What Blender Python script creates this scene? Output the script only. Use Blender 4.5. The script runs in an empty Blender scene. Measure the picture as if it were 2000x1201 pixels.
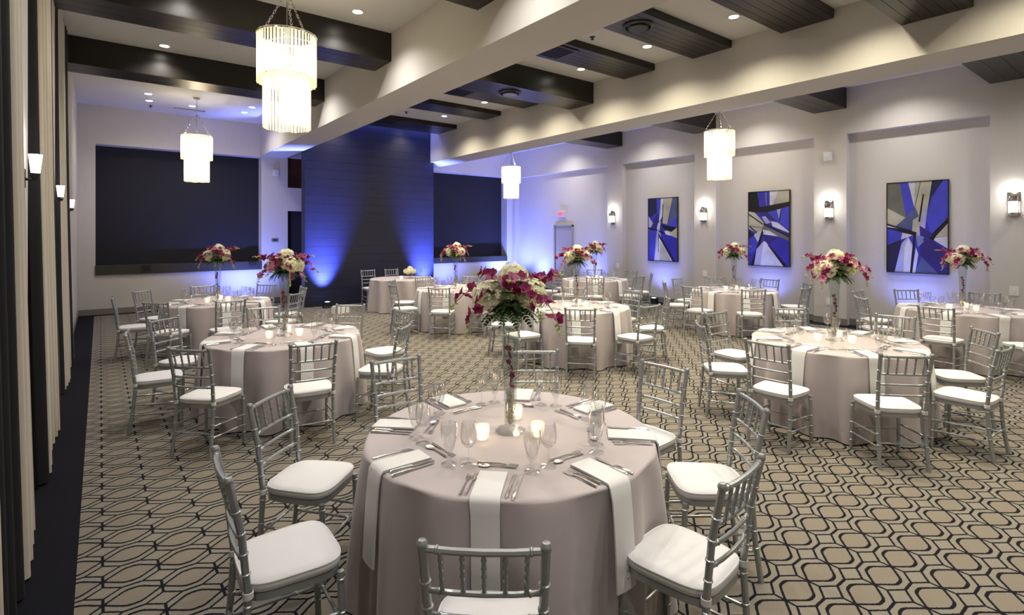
import bpy, math, random
from mathutils import Vector, Matrix
R = math.radians
random.seed(7)
scene = bpy.context.scene
COL = scene.collection

# ------------------------------------------------------------------ camera, exposure, world
FPX, HORIZON, CAM_H = 1045.0, 458.0, 1.83
YAW = math.atan2(805.0, FPX)
cam_d = bpy.data.cameras.new('camera')
cam = bpy.data.objects.new('camera', cam_d)
COL.objects.link(cam)
cam.location = (0, 0, CAM_H)
cam.rotation_euler = (R(90), 0, -YAW)
cam_d.sensor_width = 36.0
cam_d.lens = FPX / 2000.0 * 36.0
cam_d.shift_y = -(600.5 - HORIZON) / 2000.0
cam_d.clip_start = 0.02
cam_d.clip_end = 100
scene.camera = cam
scene.view_settings.view_transform = 'Standard'
scene.view_settings.look = 'None'
scene.view_settings.gamma = 1.0
scene.view_settings.use_curve_mapping = False
scene.view_settings.exposure = 0.32
world = bpy.data.worlds.new('world')
scene.world = world
world.use_nodes = True
world.node_tree.nodes['Background'].inputs['Color'].default_value = (0.02, 0.02, 0.025, 1)
cy = scene.cycles
cy.use_denoising = True
cy.max_bounces = 7
cy.diffuse_bounces = 4
cy.glossy_bounces = 3
cy.transmission_bounces = 4
cy.transparent_max_bounces = 20
cy.caustics_reflective = False
cy.caustics_refractive = False
cy.sample_clamp_indirect = 4.0
cy.use_light_tree = True

WARM = (1.0, 0.89, 0.66)
NEUTRAL = (1.0, 0.95, 0.90)
BLUE = (0.16, 0.22, 1.0)
P_DOWN = 230.0        # recessed downlights
P_CHAND = 22.0        # each chandelier tier
P_SCONCE = 5.0
P_UP = 420.0           # blue floor uplights

# ------------------------------------------------------------------ materials
def new_mat(name):
    m = bpy.data.materials.new(name)
    m.use_nodes = True
    return m, m.node_tree, m.node_tree.nodes['Principled BSDF']

def pbr(name, col, rough=0.6, metal=0.0, spec=0.5, noise=0.0, nscale=30.0, bump=0.0, bscale=200.0, sheen=0.0, stretch=None, coat=0.0):
    m, nt, b = new_mat(name)
    b.inputs['Base Color'].default_value = (*col, 1)
    b.inputs['Roughness'].default_value = rough
    b.inputs['Metallic'].default_value = metal
    b.inputs['Specular IOR Level'].default_value = spec
    if sheen: b.inputs['Sheen Weight'].default_value = sheen
    if coat:
        b.inputs['Coat Weight'].default_value = coat
        b.inputs['Coat Roughness'].default_value = 0.25
    if noise or bump:
        tc = nt.nodes.new('ShaderNodeTexCoord')
        mp = nt.nodes.new('ShaderNodeMapping')
        nt.links.new(tc.outputs['Object'], mp.inputs['Vector'])
        if stretch: mp.inputs['Scale'].default_value = stretch
        if noise:
            n = nt.nodes.new('ShaderNodeTexNoise'); n.inputs['Scale'].default_value = nscale
            n.inputs['Detail'].default_value = 3
            nt.links.new(mp.outputs['Vector'], n.inputs['Vector'])
            mx = nt.nodes.new('ShaderNodeMix'); mx.data_type = 'RGBA'
            mx.inputs['A'].default_value = (*[c * (1 - noise) for c in col], 1)
            mx.inputs['B'].default_value = (*[min(1, c * (1 + noise)) for c in col], 1)
            nt.links.new(n.outputs['Fac'], mx.inputs['Factor'])
            nt.links.new(mx.outputs['Result'], b.inputs['Base Color'])
        if bump:
            n2 = nt.nodes.new('ShaderNodeTexNoise'); n2.inputs['Scale'].default_value = bscale
            nt.links.new(mp.outputs['Vector'], n2.inputs['Vector'])
            bp = nt.nodes.new('ShaderNodeBump'); bp.inputs['Strength'].default_value = bump
            bp.inputs['Distance'].default_value = 0.01
            nt.links.new(n2.outputs['Fac'], bp.inputs['Height'])
            nt.links.new(bp.outputs['Normal'], b.inputs['Normal'])
    return m

def emit(name, col, strength):
    m, nt, b = new_mat(name)
    b.inputs['Base Color'].default_value = (*col, 1)
    b.inputs['Emission Color'].default_value = (*col, 1)
    b.inputs['Emission Strength'].default_value = strength
    return m

def thin_glass(name, tint=(0.97, 0.98, 0.98), refl=1.0, rough=0.02, milky=0.0):
    m = bpy.data.materials.new(name); m.use_nodes = True
    nt = m.node_tree; nt.nodes.clear()
    out = nt.nodes.new('ShaderNodeOutputMaterial')
    tr = nt.nodes.new('ShaderNodeBsdfTransparent'); tr.inputs['Color'].default_value = (*tint, 1)
    gl = nt.nodes.new('ShaderNodeBsdfGlossy'); gl.inputs['Roughness'].default_value = rough
    lw = nt.nodes.new('ShaderNodeLayerWeight'); lw.inputs['Blend'].default_value = 0.5
    pw = nt.nodes.new('ShaderNodeMath'); pw.operation = 'POWER'; pw.inputs[1].default_value = 3.2
    nt.links.new(lw.outputs['Facing'], pw.inputs[0])
    ma = nt.nodes.new('ShaderNodeMath'); ma.operation = 'MULTIPLY_ADD'; ma.inputs[1].default_value = 0.45; ma.inputs[2].default_value = 0.04
    nt.links.new(pw.outputs[0], ma.inputs[0])
    mul = nt.nodes.new('ShaderNodeMath'); mul.operation = 'MULTIPLY'; mul.inputs[1].default_value = refl; mul.use_clamp = True
    nt.links.new(ma.outputs[0], mul.inputs[0])
    ms = nt.nodes.new('ShaderNodeMixShader')
    nt.links.new(mul.outputs[0], ms.inputs['Fac'])
    nt.links.new(tr.outputs[0], ms.inputs[1]); nt.links.new(gl.outputs[0], ms.inputs[2])
    last = ms.outputs[0]
    if milky:
        tl = nt.nodes.new('ShaderNodeBsdfTranslucent'); tl.inputs['Color'].default_value = (1.0, 0.96, 0.88, 1)
        df = nt.nodes.new('ShaderNodeBsdfDiffuse'); df.inputs['Color'].default_value = (1.0, 0.96, 0.88, 1)
        a = nt.nodes.new('ShaderNodeMixShader'); a.inputs['Fac'].default_value = 0.35
        nt.links.new(tl.outputs[0], a.inputs[1]); nt.links.new(df.outputs[0], a.inputs[2])
        m2 = nt.nodes.new('ShaderNodeMixShader'); m2.inputs['Fac'].default_value = milky
        nt.links.new(last, m2.inputs[1]); nt.links.new(a.outputs[0], m2.inputs[2])
        last = m2.outputs[0]
    nt.links.new(last, out.inputs['Surface'])
    return m

def petal(name, col, trans=0.35, var=0.25, scale=25):
    m, nt, b = new_mat(name)
    b.inputs['Roughness'].default_value = 0.6
    tc = nt.nodes.new('ShaderNodeTexCoord')
    n = nt.nodes.new('ShaderNodeTexNoise'); n.inputs['Scale'].default_value = scale
    nt.links.new(tc.outputs['Object'], n.inputs['Vector'])
    mx = nt.nodes.new('ShaderNodeMix'); mx.data_type = 'RGBA'
    mx.inputs['A'].default_value = (*[c * (1 - var) for c in col], 1)
    mx.inputs['B'].default_value = (*[min(1, c * (1 + var)) for c in col], 1)
    nt.links.new(n.outputs['Fac'], mx.inputs['Factor'])
    nt.links.new(mx.outputs['Result'], b.inputs['Base Color'])
    tl = nt.nodes.new('ShaderNodeBsdfTranslucent')
    nt.links.new(mx.outputs['Result'], tl.inputs['Color'])
    ms = nt.nodes.new('ShaderNodeMixShader'); ms.inputs['Fac'].default_value = trans
    nt.links.new(b.outputs[0], ms.inputs[1]); nt.links.new(tl.outputs[0], ms.inputs[2])
    nt.links.new(ms.outputs[0], nt.nodes['Material Output'].inputs['Surface'])
    return m

def carpet_mat():
    m, nt, b = new_mat('patterned_carpet')
    b.inputs['Roughness'].default_value = 0.95
    b.inputs['Specular IOR Level'].default_value = 0.1
    L = nt.links.new
    def math_(op, a, c=None, clamp=False):
        n = nt.nodes.new('ShaderNodeMath'); n.operation = op; n.use_clamp = clamp
        for i, v in enumerate((a, c)):
            if v is None: continue
            if isinstance(v, (int, float)): n.inputs[i].default_value = v
            else: L(v, n.inputs[i])
        return n.outputs[0]
    geo = nt.nodes.new('ShaderNodeNewGeometry')
    wob = nt.nodes.new('ShaderNodeTexNoise'); wob.inputs['Scale'].default_value = 160
    L(geo.outputs['Position'], wob.inputs['Vector'])
    sub = nt.nodes.new('ShaderNodeVectorMath'); sub.operation = 'SUBTRACT'; sub.inputs[1].default_value = (.5, .5, .5)
    L(wob.outputs['Color'], sub.inputs[0])
    scl = nt.nodes.new('ShaderNodeVectorMath'); scl.operation = 'SCALE'; scl.inputs['Scale'].default_value = 0.008
    L(sub.outputs[0], scl.inputs[0])
    add = nt.nodes.new('ShaderNodeVectorMath'); add.operation = 'ADD'
    L(geo.outputs['Position'], add.inputs[0]); L(scl.outputs[0], add.inputs[1])
    sp = nt.nodes.new('ShaderNodeSeparateXYZ'); L(add.outputs[0], sp.inputs[0])
    u = math_('FRACT', math_('DIVIDE', math_('SUBTRACT', sp.outputs['X'], 0.012 - 24.6), 0.246))
    v = math_('FRACT', math_('DIVIDE', math_('SUBTRACT', sp.outputs['Y'], 3.32 - 22.6), 0.226))
    a = math_('ABSOLUTE', math_('SUBTRACT', u, 0.5))                 # 0 at cell middle, .5 at the knots
    q = math_('MINIMUM', v, math_('SUBTRACT', 1.0, v))               # 0 on the knot row, .5 between rows
    k = math_('SUBTRACT', 0.5, a)
    # inner rounded cell
    sm = nt.nodes.new('ShaderNodeMath'); sm.operation = 'SMOOTH_MIN'
    L(math_('MULTIPLY', k, 0.86), sm.inputs[0]); sm.inputs[1].default_value = 0.325; sm.inputs[2].default_value = 0.10
    curve = sm.outputs[0]
    d1 = math_('MULTIPLY', math_('ABSOLUTE', math_('SUBTRACT', q, curve)), 0.80)
    l1 = math_('LESS_THAN', d1, 0.030)
    # slanted sides of the outer ring
    dg = math_('ABSOLUTE', math_('ADD', math_('MULTIPLY', math_('SUBTRACT', a, 0.5), 0.616), math_('MULTIPLY', math_('SUBTRACT', q, 0.25), 0.788)))
    l2 = math_('MULTIPLY', math_('LESS_THAN', dg, 0.026), math_('MULTIPLY', math_('GREATER_THAN', a, 0.165), math_('GREATER_THAN', q, 0.22)))
    # stem from the knot and the short joining bar
    l3 = math_('MULTIPLY', math_('LESS_THAN', k, 0.028), math_('LESS_THAN', q, 0.27))
    l4 = math_('MULTIPLY', math_('GREATER_THAN', q, 0.467), math_('LESS_THAN', a, 0.19))
    kn = math_('LESS_THAN', math_('MAXIMUM', k, q), 0.062)
    tot = math_('MAXIMUM', math_('MAXIMUM', l1, l2), math_('MAXIMUM', math_('MAXIMUM', l3, l4), kn))
    fine = nt.nodes.new('ShaderNodeTexNoise'); fine.inputs['Scale'].default_value = 260
    L(geo.outputs['Position'], fine.inputs['Vector'])
    inside = math_('LESS_THAN', q, curve)
    g0 = nt.nodes.new('ShaderNodeMix'); g0.data_type = 'RGBA'
    g0.inputs['A'].default_value = (0.200, 0.184, 0.155, 1); g0.inputs['B'].default_value = (0.190, 0.167, 0.136, 1)
    L(inside, g0.inputs['Factor'])
    g1 = nt.nodes.new('ShaderNodeMix'); g1.data_type = 'RGBA'; g1.blend_type = 'MULTIPLY'; g1.inputs['Factor'].default_value = 1
    rr = nt.nodes.new('ShaderNodeMapRange'); rr.inputs['From Min'].default_value = .3; rr.inputs['From Max'].default_value = .7
    rr.inputs['To Min'].default_value = .78; rr.inputs['To Max'].default_value = 1.12
    L(fine.outputs['Fac'], rr.inputs['Value']); L(g0.outputs['Result'], g1.inputs['A']); L(rr.outputs[0], g1.inputs['B'])
    g2 = nt.nodes.new('ShaderNodeMix'); g2.data_type = 'RGBA'
    g2.inputs['B'].default_value = (0.008, 0.008, 0.012, 1)
    L(tot, g2.inputs['Factor']); L(g1.outputs['Result'], g2.inputs['A'])
    L(g2.outputs['Result'], b.inputs['Base Color'])
    bp = nt.nodes.new('ShaderNodeBump'); bp.inputs['Strength'].default_value = 0.25; bp.inputs['Distance'].default_value = 0.004
    L(fine.outputs['Fac'], bp.inputs['Height']); L(bp.outputs['Normal'], b.inputs['Normal'])
    return m

M = dict(
    wall=pbr('wallpaper', (0.58, 0.555, 0.515), 0.75, noise=0.05, nscale=18, bump=0.15, bscale=60, stretch=(6, 6, 0.4)),
    ceiling=pbr('ceiling_paint', (0.64, 0.63, 0.61), 0.85),
    baseboard=pbr('grey_baseboard', (0.22, 0.20, 0.17), 0.5),
    beam=pbr('dark_stained_wood', (0.012, 0.009, 0.006), 0.34, noise=0.35, nscale=6, stretch=(1, 12, 12), spec=0.5),
    screen=pbr('dark_navy_fabric', (0.0075, 0.008, 0.013), 0.8, noise=0.15, nscale=40),
    ledge=pbr('dark_ledge_wood', (0.035, 0.033, 0.026), 0.45),
    plank=pbr('charcoal_plank', (0.012, 0.0135, 0.036), 0.45, noise=0.2, nscale=5, stretch=(1, 8, 8)),
    walnut=pbr('walnut_panel', (0.055, 0.022, 0.010), 0.4, noise=0.4, nscale=5, stretch=(1, 1, 8)),
    carpet=carpet_mat(),
    dark_carpet=pbr('black_carpet', (0.008, 0.008, 0.012), 0.95, noise=0.3, nscale=120, spec=0.1),
    silver=pbr('silver_paint', (0.36, 0.38, 0.39), 0.34, metal=0.65, noise=0.06, nscale=20),
    cushion=pbr('white_cushion_fabric', (0.61, 0.605, 0.615), 0.8, sheen=0.1, bump=0.06, bscale=250),
    linen=pbr('mauve_table_linen', (0.40, 0.352, 0.358), 0.7, sheen=0.2, bump=0.05, bscale=300),
    napkin=pbr('white_napkin_linen', (0.64, 0.635, 0.63), 0.8, sheen=0.1),
    glass=thin_glass('clear_glass', tint=(.985, .99, .99), refl=2.2),
    vase=thin_glass('clear_vase_glass', tint=(0.93, 0.95, 0.95), refl=1.5),
    votive=thin_glass('ribbed_votive_glass', tint=(0.97, 0.96, 0.94), refl=1.6, milky=0.25),
    bead=thin_glass('glass_bead', tint=(0.92, 0.92, 0.88), refl=4.0, rough=0.1, milky=0.5),
    rod=thin_glass('frosted_glass_rod', tint=(1.0, .97, .88), refl=1.5, rough=0.15, milky=0.5),
    steel=pbr('polished_cutlery_steel', (0.80, 0.79, 0.78), 0.26, metal=1.0),
    chrome=pbr('polished_chrome', (0.75, 0.73, 0.70), 0.12, metal=1.0),
    brass=pbr('aged_brass', (0.45, 0.30, 0.12), 0.35, metal=1.0),
    wax=emit('glowing_wax', (1.0, 0.86, 0.66), 2.0),
    flame=emit('candle_flame', (1.0, 0.72, 0.35), 40.0),
    bulb=emit('chandelier_bulb', (1.0, 0.86, 0.62), 25.0),
    lens=emit('downlight_lens', (1.0, 0.93, 0.80), 22.0),
    shade=emit('lit_sconce_glass', (1.0, 0.96, 0.90), 5.0),
    led=emit('blue_led', (0.15, 0.25, 1.0), 20.0),
    hydrangea=petal('cream_hydrangea', (0.92, 0.90, 0.72), 0.42, 0.10, 18),
    hydrangea2=petal('green_white_hydrangea', (0.88, 0.90, 0.64), 0.42, 0.12, 18),
    orchid=petal('magenta_orchid', (0.25, 0.010, 0.085), 0.25, 0.55, 45),
    orchid_pale=petal('pink_white_orchid', (0.50, 0.16, 0.30), 0.3, 0.7, 60),
    bud=petal('green_bud', (0.50, 0.52, 0.22), 0.3, 0.25, 30),
    fern=petal('dark_green_leaf', (0.035, 0.09, 0.022), 0.2, 0.4, 30),
    breath=petal('white_tiny_blossom', (0.8, 0.8, 0.78), 0.2, 0.1, 30),
    cream=pbr('cream_curtain_cloth', (0.50, 0.45, 0.36), 0.85, bump=0.05, bscale=150, sheen=0.2),
    black=pbr('black_curtain_cloth', (0.006, 0.006, 0.008), 0.9),
    blackplastic=pbr('black_plastic', (0.012, 0.012, 0.014), 0.4),
    whiteplastic=pbr('white_plastic', (0.78, 0.78, 0.76), 0.4),
    darkgrille=pbr('dark_grille_metal', (0.010, 0.009, 0.009), 0.5),
    door=pbr('grey_painted_door', (0.42, 0.39, 0.36), 0.5),
    doorframe=pbr('taupe_door_frame', (0.34, 0.33, 0.28), 0.5),
    red=emit('red_exit_letters', (0.80, 0.05, 0.10), .6),
    exitface=pbr('pale_exit_face', (0.80, 0.55, 0.57), .5),
    fibre=pbr('plywood', (0.35, 0.25, 0.15), 0.6),
)

# ------------------------------------------------------------------ mesh helpers
class MB:
    def __init__(s): s.v = []; s.f = []; s.mi = []; s.cur = 0
    def add(s, v, f):
        o = len(s.v); s.v += [tuple(p) for p in v]
        for q in f: s.f.append(tuple(i + o for i in q)); s.mi.append(s.cur)
        return s
    def box(s, x0, x1, y0, y1, z0, z1):
        v = [(x0, y0, z0), (x1, y0, z0), (x1, y1, z0), (x0, y1, z0), (x0, y0, z1), (x1, y0, z1), (x1, y1, z1), (x0, y1, z1)]
        return s.add(v, [(0, 3, 2, 1), (4, 5, 6, 7), (0, 1, 5, 4), (1, 2, 6, 5), (2, 3, 7, 6), (3, 0, 4, 7)])
    def cbox(s, cx, cy_, cz, sx, sy, sz): return s.box(cx - sx / 2, cx + sx / 2, cy_ - sy / 2, cy_ + sy / 2, cz - sz / 2, cz + sz / 2)
    def tube(s, path, rad, n=8, caps=True):
        path = [Vector(p) for p in path]
        if isinstance(rad, (int, float)): rad = [rad] * len(path)
        v = []; f = []
        ref = None
        for i, p in enumerate(path):
            a = path[max(0, i - 1)]; b = path[min(len(path) - 1, i + 1)]
            d = (b - a).normalized()
            if ref is None:
                ref = Vector((0, 0, 1)) if abs(d.z) < 0.9 else Vector((1, 0, 0))
            e1 = d.cross(ref)
            if e1.length < 1e-6: e1 = d.orthogonal()
            e1.normalize(); e2 = e1.cross(d)
            for j in range(n):
                t = 2 * math.pi * j / n
                v.append(p + (e1 * math.cos(t) + e2 * math.sin(t)) * rad[i])
        for i in range(len(path) - 1):
            for j in range(n):
                f.append((i * n + j, i * n + (j + 1) % n, (i + 1) * n + (j + 1) % n, (i + 1) * n + j))
        if caps:
            f.append(tuple(range(n))[::-1]); f.append(tuple((len(path) - 1) * n + j for j in range(n)))
        return s.add(v, f)
    def lathe(s, prof, n=20, ribs=0.0, nr=0, off=(0, 0, 0)):
        v = []; f = []
        for r, z in prof:
            for j in range(n):
                t = 2 * math.pi * j / n
                rr = r * (1 + (ribs * math.cos(nr * t) if ribs else 0))
                v.append((off[0] + rr * math.cos(t), off[1] + rr * math.sin(t), off[2] + z))
        for i in range(len(prof) - 1):
            for j in range(n):
                f.append((i * n + j, i * n + (j + 1) % n, (i + 1) * n + (j + 1) % n, (i + 1) * n + j))
        if prof[0][0] > 1e-4 and prof[0][0] < 0.0011: pass
        return s.add(v, f)
    def disc(s, r, z, n=24, up=True, off=(0, 0)):
        v = [(off[0] + r * math.cos(2 * math.pi * j / n), off[1] + r * math.sin(2 * math.pi * j / n), z) for j in range(n)]
        return s.add(v, [tuple(range(n)) if up else tuple(range(n))[::-1]])
    def ball(s, c, r, sub=0):
        v, f = ICO[sub]
        return s.add([(c[0] + p[0] * r, c[1] + p[1] * r, c[2] + p[2] * r) for p in v], f)
    def prism(s, outline, z0, z1):
        n = len(outline)
        v = [(x, y, z0) for x, y in outline] + [(x, y, z1) for x, y in outline]
        f = [tuple(range(n))[::-1], tuple(range(n, 2 * n))] + [(i, (i + 1) % n, n + (i + 1) % n, n + i) for i in range(n)]
        return s.add(v, f)
    def mesh(s, name, mat, smooth=False, angle=40):
        me = bpy.data.meshes.new(name)
        me.from_pydata(s.v, [], s.f)
        mats = mat if isinstance(mat, (list, tuple)) else [mat]
        for m in mats: me.materials.append(M[m] if isinstance(m, str) else m)
        if len(mats) > 1: me.polygons.foreach_set('material_index', s.mi)
        if smooth:
            me.polygons.foreach_set('use_smooth', [True] * len(me.polygons))
            if angle: me.set_sharp_from_angle(angle=R(angle))
        me.update()
        return me

def _ico():
    t = (1 + 5 ** .5) / 2
    v = [Vector(p).normalized() for p in [(-1, t, 0), (1, t, 0), (-1, -t, 0), (1, -t, 0), (0, -1, t), (0, 1, t), (0, -1, -t), (0, 1, -t), (t, 0, -1), (t, 0, 1), (-t, 0, -1), (-t, 0, 1)]]
    f = [(0, 11, 5), (0, 5, 1), (0, 1, 7), (0, 7, 10), (0, 10, 11), (1, 5, 9), (5, 11, 4), (11, 10, 2), (10, 7, 6), (7, 1, 8), (3, 9, 4), (3, 4, 2), (3, 2, 6), (3, 6, 8), (3, 8, 9), (4, 9, 5), (2, 4, 11), (6, 2, 10), (8, 6, 7), (9, 8, 1)]
    out = [([tuple(p) for p in v], f)]
    for _ in range(2):
        vv = [Vector(p) for p in out[-1][0]]; ff = []; mid = {}
        def m(a, b):
            k = (min(a, b), max(a, b))
            if k not in mid: mid[k] = len(vv); vv.append(((vv[a] + vv[b]) / 2).normalized())
            return mid[k]
        for a, b, c in out[-1][1]:
            x, y, z = m(a, b), m(b, c), m(c, a); ff += [(a, x, z), (b, y, x), (c, z, y), (x, y, z)]
        out.append(([tuple(p) for p in vv], ff))
    return out
ICO = _ico()

def obj(name, me, parent=None, mat4=None):
    o = bpy.data.objects.new(name, me)
    COL.objects.link(o)
    if parent: o.parent = parent
    if mat4 is not None: o.matrix_local = mat4
    return o
def empty(name, loc=(0, 0, 0), rz=0.0, scale=1.0):
    o = bpy.data.objects.new(name, None); COL.objects.link(o)
    o.empty_display_size = 0.05
    o.location = loc; o.rotation_euler = (0, 0, rz); o.scale = (scale,) * 3
    return o
def tag(o, label, cat, group=None, kind=None):
    o['label'] = label; o['category'] = cat
    if group: o['group'] = group
    if kind: o['kind'] = kind
    return o
def struct(name, me, parent=None, label=None):
    o = obj(name, me, parent)
    if parent is None: o['kind'] = 'structure'
    if label: o['label'] = label
    return o
def inst(spec, root, loc, rz, label, cat, group=None, scale=1.0):
    """spec: list of (name, mesh, local matrix or None, children, label or None, kind or None)"""
    e = empty(root, loc, rz, scale)
    tag(e, label, cat, group)
    def rec(items, par):
        for it in items:
            o = obj(it[0], it[1], par, it[2])
            if len(it) > 4 and it[4]: o['label'] = it[4]
            if len(it) > 5 and it[5]: o['kind'] = it[5]
            if it[3]: rec(it[3], o)
    rec(spec, e)
    return e
def one(name, me, loc, rz, label, cat, group=None):
    o = obj(name, me); o.location = loc; o.rotation_euler = (0, 0, rz)
    return tag(o, label, cat, group)
def light(kind, name, parent, loc, power, col, size=0.05, rot=(0, 0, 0), spot=None, blend=0.6):
    d = bpy.data.lights.new(name, kind); d.energy = power; d.color = col
    d.shadow_soft_size = size
    if spot: d.spot_size = R(spot); d.spot_blend = blend
    o = bpy.data.objects.new(name, d); COL.objects.link(o)
    if parent: o.parent = parent
    o.location = loc; o.rotation_euler = rot
    return o
def T(x=0, y=0, z=0): return Matrix.Translation((x, y, z))
def RZ(a): return Matrix.Rotation(a, 4, 'Z')
def RX(a): return Matrix.Rotation(a, 4, 'X')
def RY(a): return Matrix.Rotation(a, 4, 'Y')

# ------------------------------------------------------------------ room shell
CEIL = 4.78
YB, YN = 15.44, -5.0           # back wall, wall behind the camera
XL, XR, XRR = -0.40, 11.90, 12.06   # left wall, right pier faces, right recess
BEAM_Z = 3.92
B1, B2 = (3.39, 4.03), (7.60, 8.34)
DEEP = [(-4.2, -3.58), (-1.3, -0.66), (1.58, 2.23), (4.42, 5.04), (7.30, 7.90), (10.25, 10.83)]

fl = struct('floor', MB().add([(-0.10, YN, 0), (11.55, YN, 0), (11.55, 15.20, 0), (-0.10, 15.20, 0)], [(0, 1, 2, 3)]).mesh('floor', 'carpet'))
bm = MB()
for x0, x1, y0, y1 in ((XL - .4, -0.10, YN, YB + .5), (11.55, XRR + .3, YN, YB + .5), (-0.10, 11.55, 15.20, YB + .5)):
    bm.add([(x0, y0, 0), (x1, y0, 0), (x1, y1, 0), (x0, y1, 0)], [(0, 1, 2, 3)])
struct('carpet_border', bm.mesh('carpet_border', 'dark_carpet'), fl, 'plain black carpet border along the walls')
struct('ceiling', MB().box(XL - .4, XRR + .3, YN - .2, YB + .6, CEIL, CEIL + .15).mesh('ceiling', 'ceiling'))

# back wall with two wide recesses
RD = 0.34
b = MB()
b.box(XL - .4, -0.08, YB, YB + .5, 0, CEIL)
b.box(-0.08, 3.43, YB, YB + .5, 3.90, CEIL); b.box(-0.08, 3.43, YB, YB + .5, 0, 0.90)
b.box(3.43, 4.10, YB, YB + .5, 0, CEIL)
b.box(4.10, 4.95, YB, YB + .5, 2.48, 3.12); b.box(4.10, 4.95, YB, YB + .5, 3.95, CEIL)
b.box(4.95, 8.30, YB, YB + .5, 0, CEIL)
b.box(8.30, 11.66, YB, YB + .5, 3.90, CEIL); b.box(8.30, 11.66, YB, YB + .5, 0, 0.88)
b.box(11.66, XRR + .3, YB, YB + .5, 0, CEIL)
wall_back = struct('wall_back', b.mesh('wall_back', 'wall'))
struct('screen_panel', MB().box(-0.08, 3.43, YB + RD, YB + .5, .9, 3.9).mesh('screen_panel', 'screen'), wall_back, 'dark navy recessed panel on the left of the far wall')
struct('screen_panel', MB().box(8.30, 11.66, YB + RD, YB + .5, .88, 3.9).mesh('screen_panel', 'screen'), wall_back, 'dark navy recessed panel on the right of the far wall')
struct('ledge', MB().box(-0.085, 3.43, YB - .03, YB + RD - .001, .90, 1.115).mesh('ledge', 'ledge'), wall_back, 'dark wooden ledge below the left recessed panel')
struct('ledge', MB().box(8.30, 11.66, YB - .03, YB + RD - .001, .88, 1.06).mesh('ledge', 'ledge'), wall_back, 'dark wooden ledge below the right recessed panel')
struct('wood_panel', MB().box(4.10, 4.95, YB + .12, YB + .5, 3.12, 3.95).mesh('wood_panel', 'walnut'), wall_back, 'brown walnut panel above the dark doorway')
d1 = struct('door_1', MB().box(4.11, 4.94, YB + .12, YB + .17, 0.01, 2.475).mesh('door_1', 'screen'))
struct('push_bar', MB().tube([(4.2, YB + .09, .98), (4.88, YB + .09, .98)], .018).mesh('push_bar', 'brass', True), d1)
struct('kick_strip', MB().box(4.12, 4.93, YB + .112, YB + .121, .16, .19).mesh('kick_strip', 'brass'), d1)
struct('baseboard_back', MB().box(XL, 4.08, YB - .018, YB, 0, .13).box(7.8, XRR, YB - .018, YB, 0, .13).mesh('baseboard_back', 'baseboard'))

# left wall, with shallow piers between the curtains
b = MB().box(XL - .4, XL - .14, YN, YB, 0, CEIL)
for y0, y1 in DEEP: b.box(XL - .2, XL, y0, y1, 0, CEIL)
b.box(XL - .2, XL, 10.83, YB, 0, CEIL)
struct('wall_left', b.mesh('wall_left', 'wall'))
struct('baseboard_left', MB().box(XL, XL + .018, 10.83, YB, 0, .13).mesh('baseboard_left', 'baseboard'))
struct('wall_rear', MB().box(XL - .4, XRR + .3, YN - .3, YN, 0, CEIL).mesh('wall_rear', 'wall'))

# right wall: piers, header over the recesses
b = MB().box(XRR, XRR + .3, YN, YB, 0, 2.16).box(XRR, XRR + .3, YN, YB, 2.16, CEIL)
piers = DEEP
prev = YN
for y0, y1 in piers: b.box(XR, XRR + .05, y0, y1, 0, CEIL)
for (a0, a1), (b0, b1) in zip([(YN, YN)] + piers, piers + [(YB, YB)]): b.box(XR, XRR + .05, a1, b0, 3.86, CEIL)
b.box(XR, XRR + .05, 15.25, YB, 0, 3.86)
struct('wall_right', b.mesh('wall_right', 'wall'))
b = MB()
for y0, y1 in piers: b.box(XR - .018, XR, y0 - .018, y1 + .018, 0, .13)
for (a0, a1), (b0, b1) in zip([(YN, YN)] + piers, piers + [(12.38, YB)]): b.box(XRR - .018, XRR, a1, b0, 0, .13)
struct('baseboard_right', b.mesh('baseboard_right', 'baseboard'))

# exit door in the right wall
DY0, DY1, DZ = 12.41, 13.31, 2.14
d2 = struct('door_2', MB().box(XRR - .012, XRR + .02, DY0 + .05, DY1 - .05, 0.01, DZ - .05).mesh('door_2', 'door'))
fr = MB().box(XRR - .05, XRR, DY0, DY0 + .05, 0, DZ).box(XRR - .05, XRR, DY1 - .05, DY1, 0, DZ).box(XRR - .05, XRR, DY0, DY1, DZ - .05, DZ)
struct('door_frame', fr.mesh('door_frame', 'doorframe'), d2)
struct('door_handle', MB().tube([(XRR - .05, DY0 + .12, 1.0), (XRR - .05, DY0 + .25, 1.0)], .012).mesh('door_handle', 'chrome', True), d2)

# two long plastered ceiling beams
for i, (x0, x1) in enumerate((B1, B2)):
    struct('trim_%d' % (i + 1), MB().box(x0, x1, YN, YB, BEAM_Z, CEIL).mesh('ceiling_beam', 'wall'))

# feature wall of charcoal planks
FX0, FX1, FY = 4.06, 7.70, 13.75
fw = struct('wall_feature', MB().box(FX0, FX1, FY + .02, FY + .30, 0, CEIL).mesh('wall_feature', 'plank'))
n = 22; h = CEIL / n
pl = MB().box(FX0 - .002, FX1 + .002, -0.006, .02, .0015, h - .0015).mesh('plank', 'plank')
for i in range(n):
    o = struct('plank', pl, fw); o.location = (0, FY, i * h)

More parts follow.
